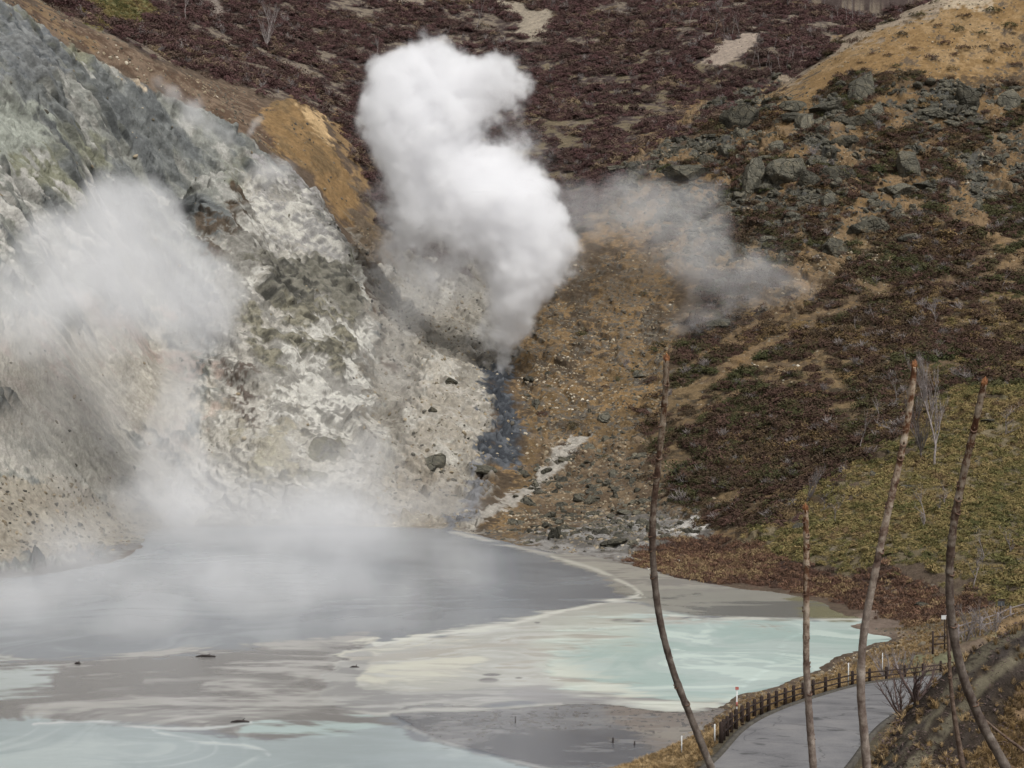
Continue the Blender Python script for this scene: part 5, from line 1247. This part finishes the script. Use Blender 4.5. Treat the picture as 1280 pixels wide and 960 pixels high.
steam('steam_wisp', 'small steam wisp hanging along the crest of the left cliff', 'steam', [
    (195, 104, 385, 12, 0.6), (215, 118, 384, 16, 0.75), (240, 140, 383, 20, 0.75), (262, 158, 382, 18, 0.7), (285, 172, 382, 14, 0.6), (230, 160, 380, 16, 0.4), (270, 184, 380, 12, 0.35)], 0.22, 0.4, th=(0.1, 1.0), warp=((6, 2), (2, 0.7)), bil=((4, 0.45),), seed=4, hull=0.2, soft=1.2)
steam('steam_wisp', 'tiny steam puff on the cliff crest beside the ochre shoulder', 'steam', [(316, 160, 398, 7, 0.7), (322, 152, 398, 8, 0.7), (328, 146, 398, 6, 0.5), (312, 166, 398, 6, 0.6)], 0.3, 0.22, th=(0.1, 1.0), warp=((4, 1), (1.3, 0.4)), bil=((2, 0.4),), seed=5, hull=0.2)
steam('steam_wisp', 'pale steam wisp at the top of the white altered slope', 'steam', [(318, 212, 396, 12, 0.6), (338, 208, 396, 16, 0.7), (360, 210, 396, 13, 0.6), (330, 224, 394, 16, 0.5), (350, 220, 395, 12, 0.5)], 0.2, 0.3, th=(0.1, 1.0), warp=((5, 1.6), (1.8, 0.6)), bil=((3, 0.45),), seed=6, hull=0.2)
steam('steam_wisp', 'faint steam veil rising in front of the centre gully', 'steam', [
    (470, 650, 312, 36, 0.5), (476, 610, 313, 34, 0.45), (470, 570, 315, 36, 0.4), (440, 600, 312, 40, 0.36), (410, 640, 309, 44, 0.45), (510, 560, 322, 44, 0.26), (500, 380, 370, 60, 0.3), (540, 370, 376, 46, 0.32), (560, 650, 314, 40, 0.4), (500, 480, 345, 54, 0.34), (490, 430, 355, 50, 0.3), (350, 640, 308, 56, 0.6), (590, 640, 316, 40, 0.5), (300, 600, 306, 54, 0.4), (260, 640, 305, 50, 0.6), (420, 640, 309, 56, 0.6), (520, 640, 314, 50, 0.55), (380, 570, 312, 54, 0.36), (450, 560, 314, 50, 0.36), (420, 500, 330, 60, 0.28), (330, 520, 312, 56, 0.22)],
    0.075, 0.6, th=(0.03, 1.0), warp=((13, 6), (5, 2.6)), bil=((8, 0.5), (3, 0.35)), seed=7, hull=0.04, soft=1.2)
# mist over the hot water
r = random.Random(3); MBL = []
for i in range(44):
    x = r.uniform(-40, 720); y = r.uniform(672, 800); Yd = on_plane(640, y).y
    if x > 560 and y < 690: continue
    w_ = 0.8 if x < 480 else 0.7 * max(0.2, 1 - (x - 480) / 360)
    if y > 770: w_ *= 0.65
    MBL.append((x, y - 16, Yd, r.uniform(38, 66), w_, 1.3))
for x, y in ((200, 670), (240, 680), (290, 676), (340, 684), (390, 690), (440, 690), (500, 700), (150, 740), (260, 740), (330, 760), (60, 790), (160, 790)):
    MBL.append((x, y - 20, on_plane(640, y).y - 3, 58, 0.85, 1.2))
steam('lake_mist', 'low mist drifting over the grey hot water', 'mist', MBL, 0.048, 0.9, th=(0.02, 1.5), warp=((12, 5), (4, 2.4)), bil=((9, 0.5), (3, 0.35)), zmin=-0.3, kind='stuff', seed=8, hull=0.2, soft=1.0)
# ------------------------------------------------------------------ camera, light, render
cam = bpy.data.cameras.new('camera'); co = bpy.data.objects.new('camera', cam); COL.objects.link(co)
co.location = (0, 0, CAM_H); co.rotation_euler = (math.pi / 2 - PITCH, 0, 0)
cam.sensor_width = 36; cam.lens = 36 * F / 1280; cam.clip_start = 0.1; cam.clip_end = 4000
SC.camera = co
SUN_EL, SUN_AZ = math.radians(52), math.radians(24)     # high behind the camera, through cloud
sd = Vector((math.sin(SUN_AZ) * math.cos(SUN_EL), -abs(math.cos(SUN_AZ)) * math.cos(SUN_EL), math.sin(SUN_EL)))
sl = bpy.data.lights.new('sun', 'SUN'); so = bpy.data.objects.new('sun', sl); COL.objects.link(so)
sl.energy = 1.7; sl.angle = math.radians(14); sl.color = (1.0, 0.985, 0.955)
so.rotation_euler = (-sd).to_track_quat('-Z', 'Y').to_euler(); so.location = (60, -100, 300)
w = bpy.data.worlds.new('World'); SC.world = w; w.use_nodes = True
nt = w.node_tree; nt.nodes.clear()
sky = nt.nodes.new('ShaderNodeTexSky'); sky.sky_type = 'NISHITA'; sky.sun_disc = False
sky.sun_elevation = SUN_EL; sky.sun_rotation = math.atan2(sd.x, sd.y); sky.dust_density = 4.0; sky.air_density = 0.6; sky.ozone_density = 0.4
bg = nt.nodes.new('ShaderNodeBackground'); bg.inputs['Strength'].default_value = 0.12
wo = nt.nodes.new('ShaderNodeOutputWorld')
hs = nt.nodes.new('ShaderNodeHueSaturation'); hs.inputs['Saturation'].default_value = 0.12     # overcast
nt.links.new(sky.outputs[0], hs.inputs['Color']); nt.links.new(hs.outputs[0], bg.inputs[0]); nt.links.new(bg.outputs[0], wo.inputs[0])
SC.view_settings.view_transform = 'Standard'; SC.view_settings.look = 'None'; SC.view_settings.gamma = 1.0
SC.view_settings.exposure = 0.35
SC.render.engine = 'CYCLES'
cy = SC.cycles
cy.max_bounces = 34; cy.diffuse_bounces = 3; cy.glossy_bounces = 2; cy.transmission_bounces = 2; cy.volume_bounces = 32; cy.transparent_max_bounces = 24
cy.use_adaptive_sampling = True; cy.adaptive_threshold = 0.012
cy.use_denoising = True; cy.denoiser = 'OPENIMAGEDENOISE'
cy.caustics_reflective = False; cy.caustics_refractive = False
cy.volume_step_rate = 1.0; cy.volume_max_steps = 256
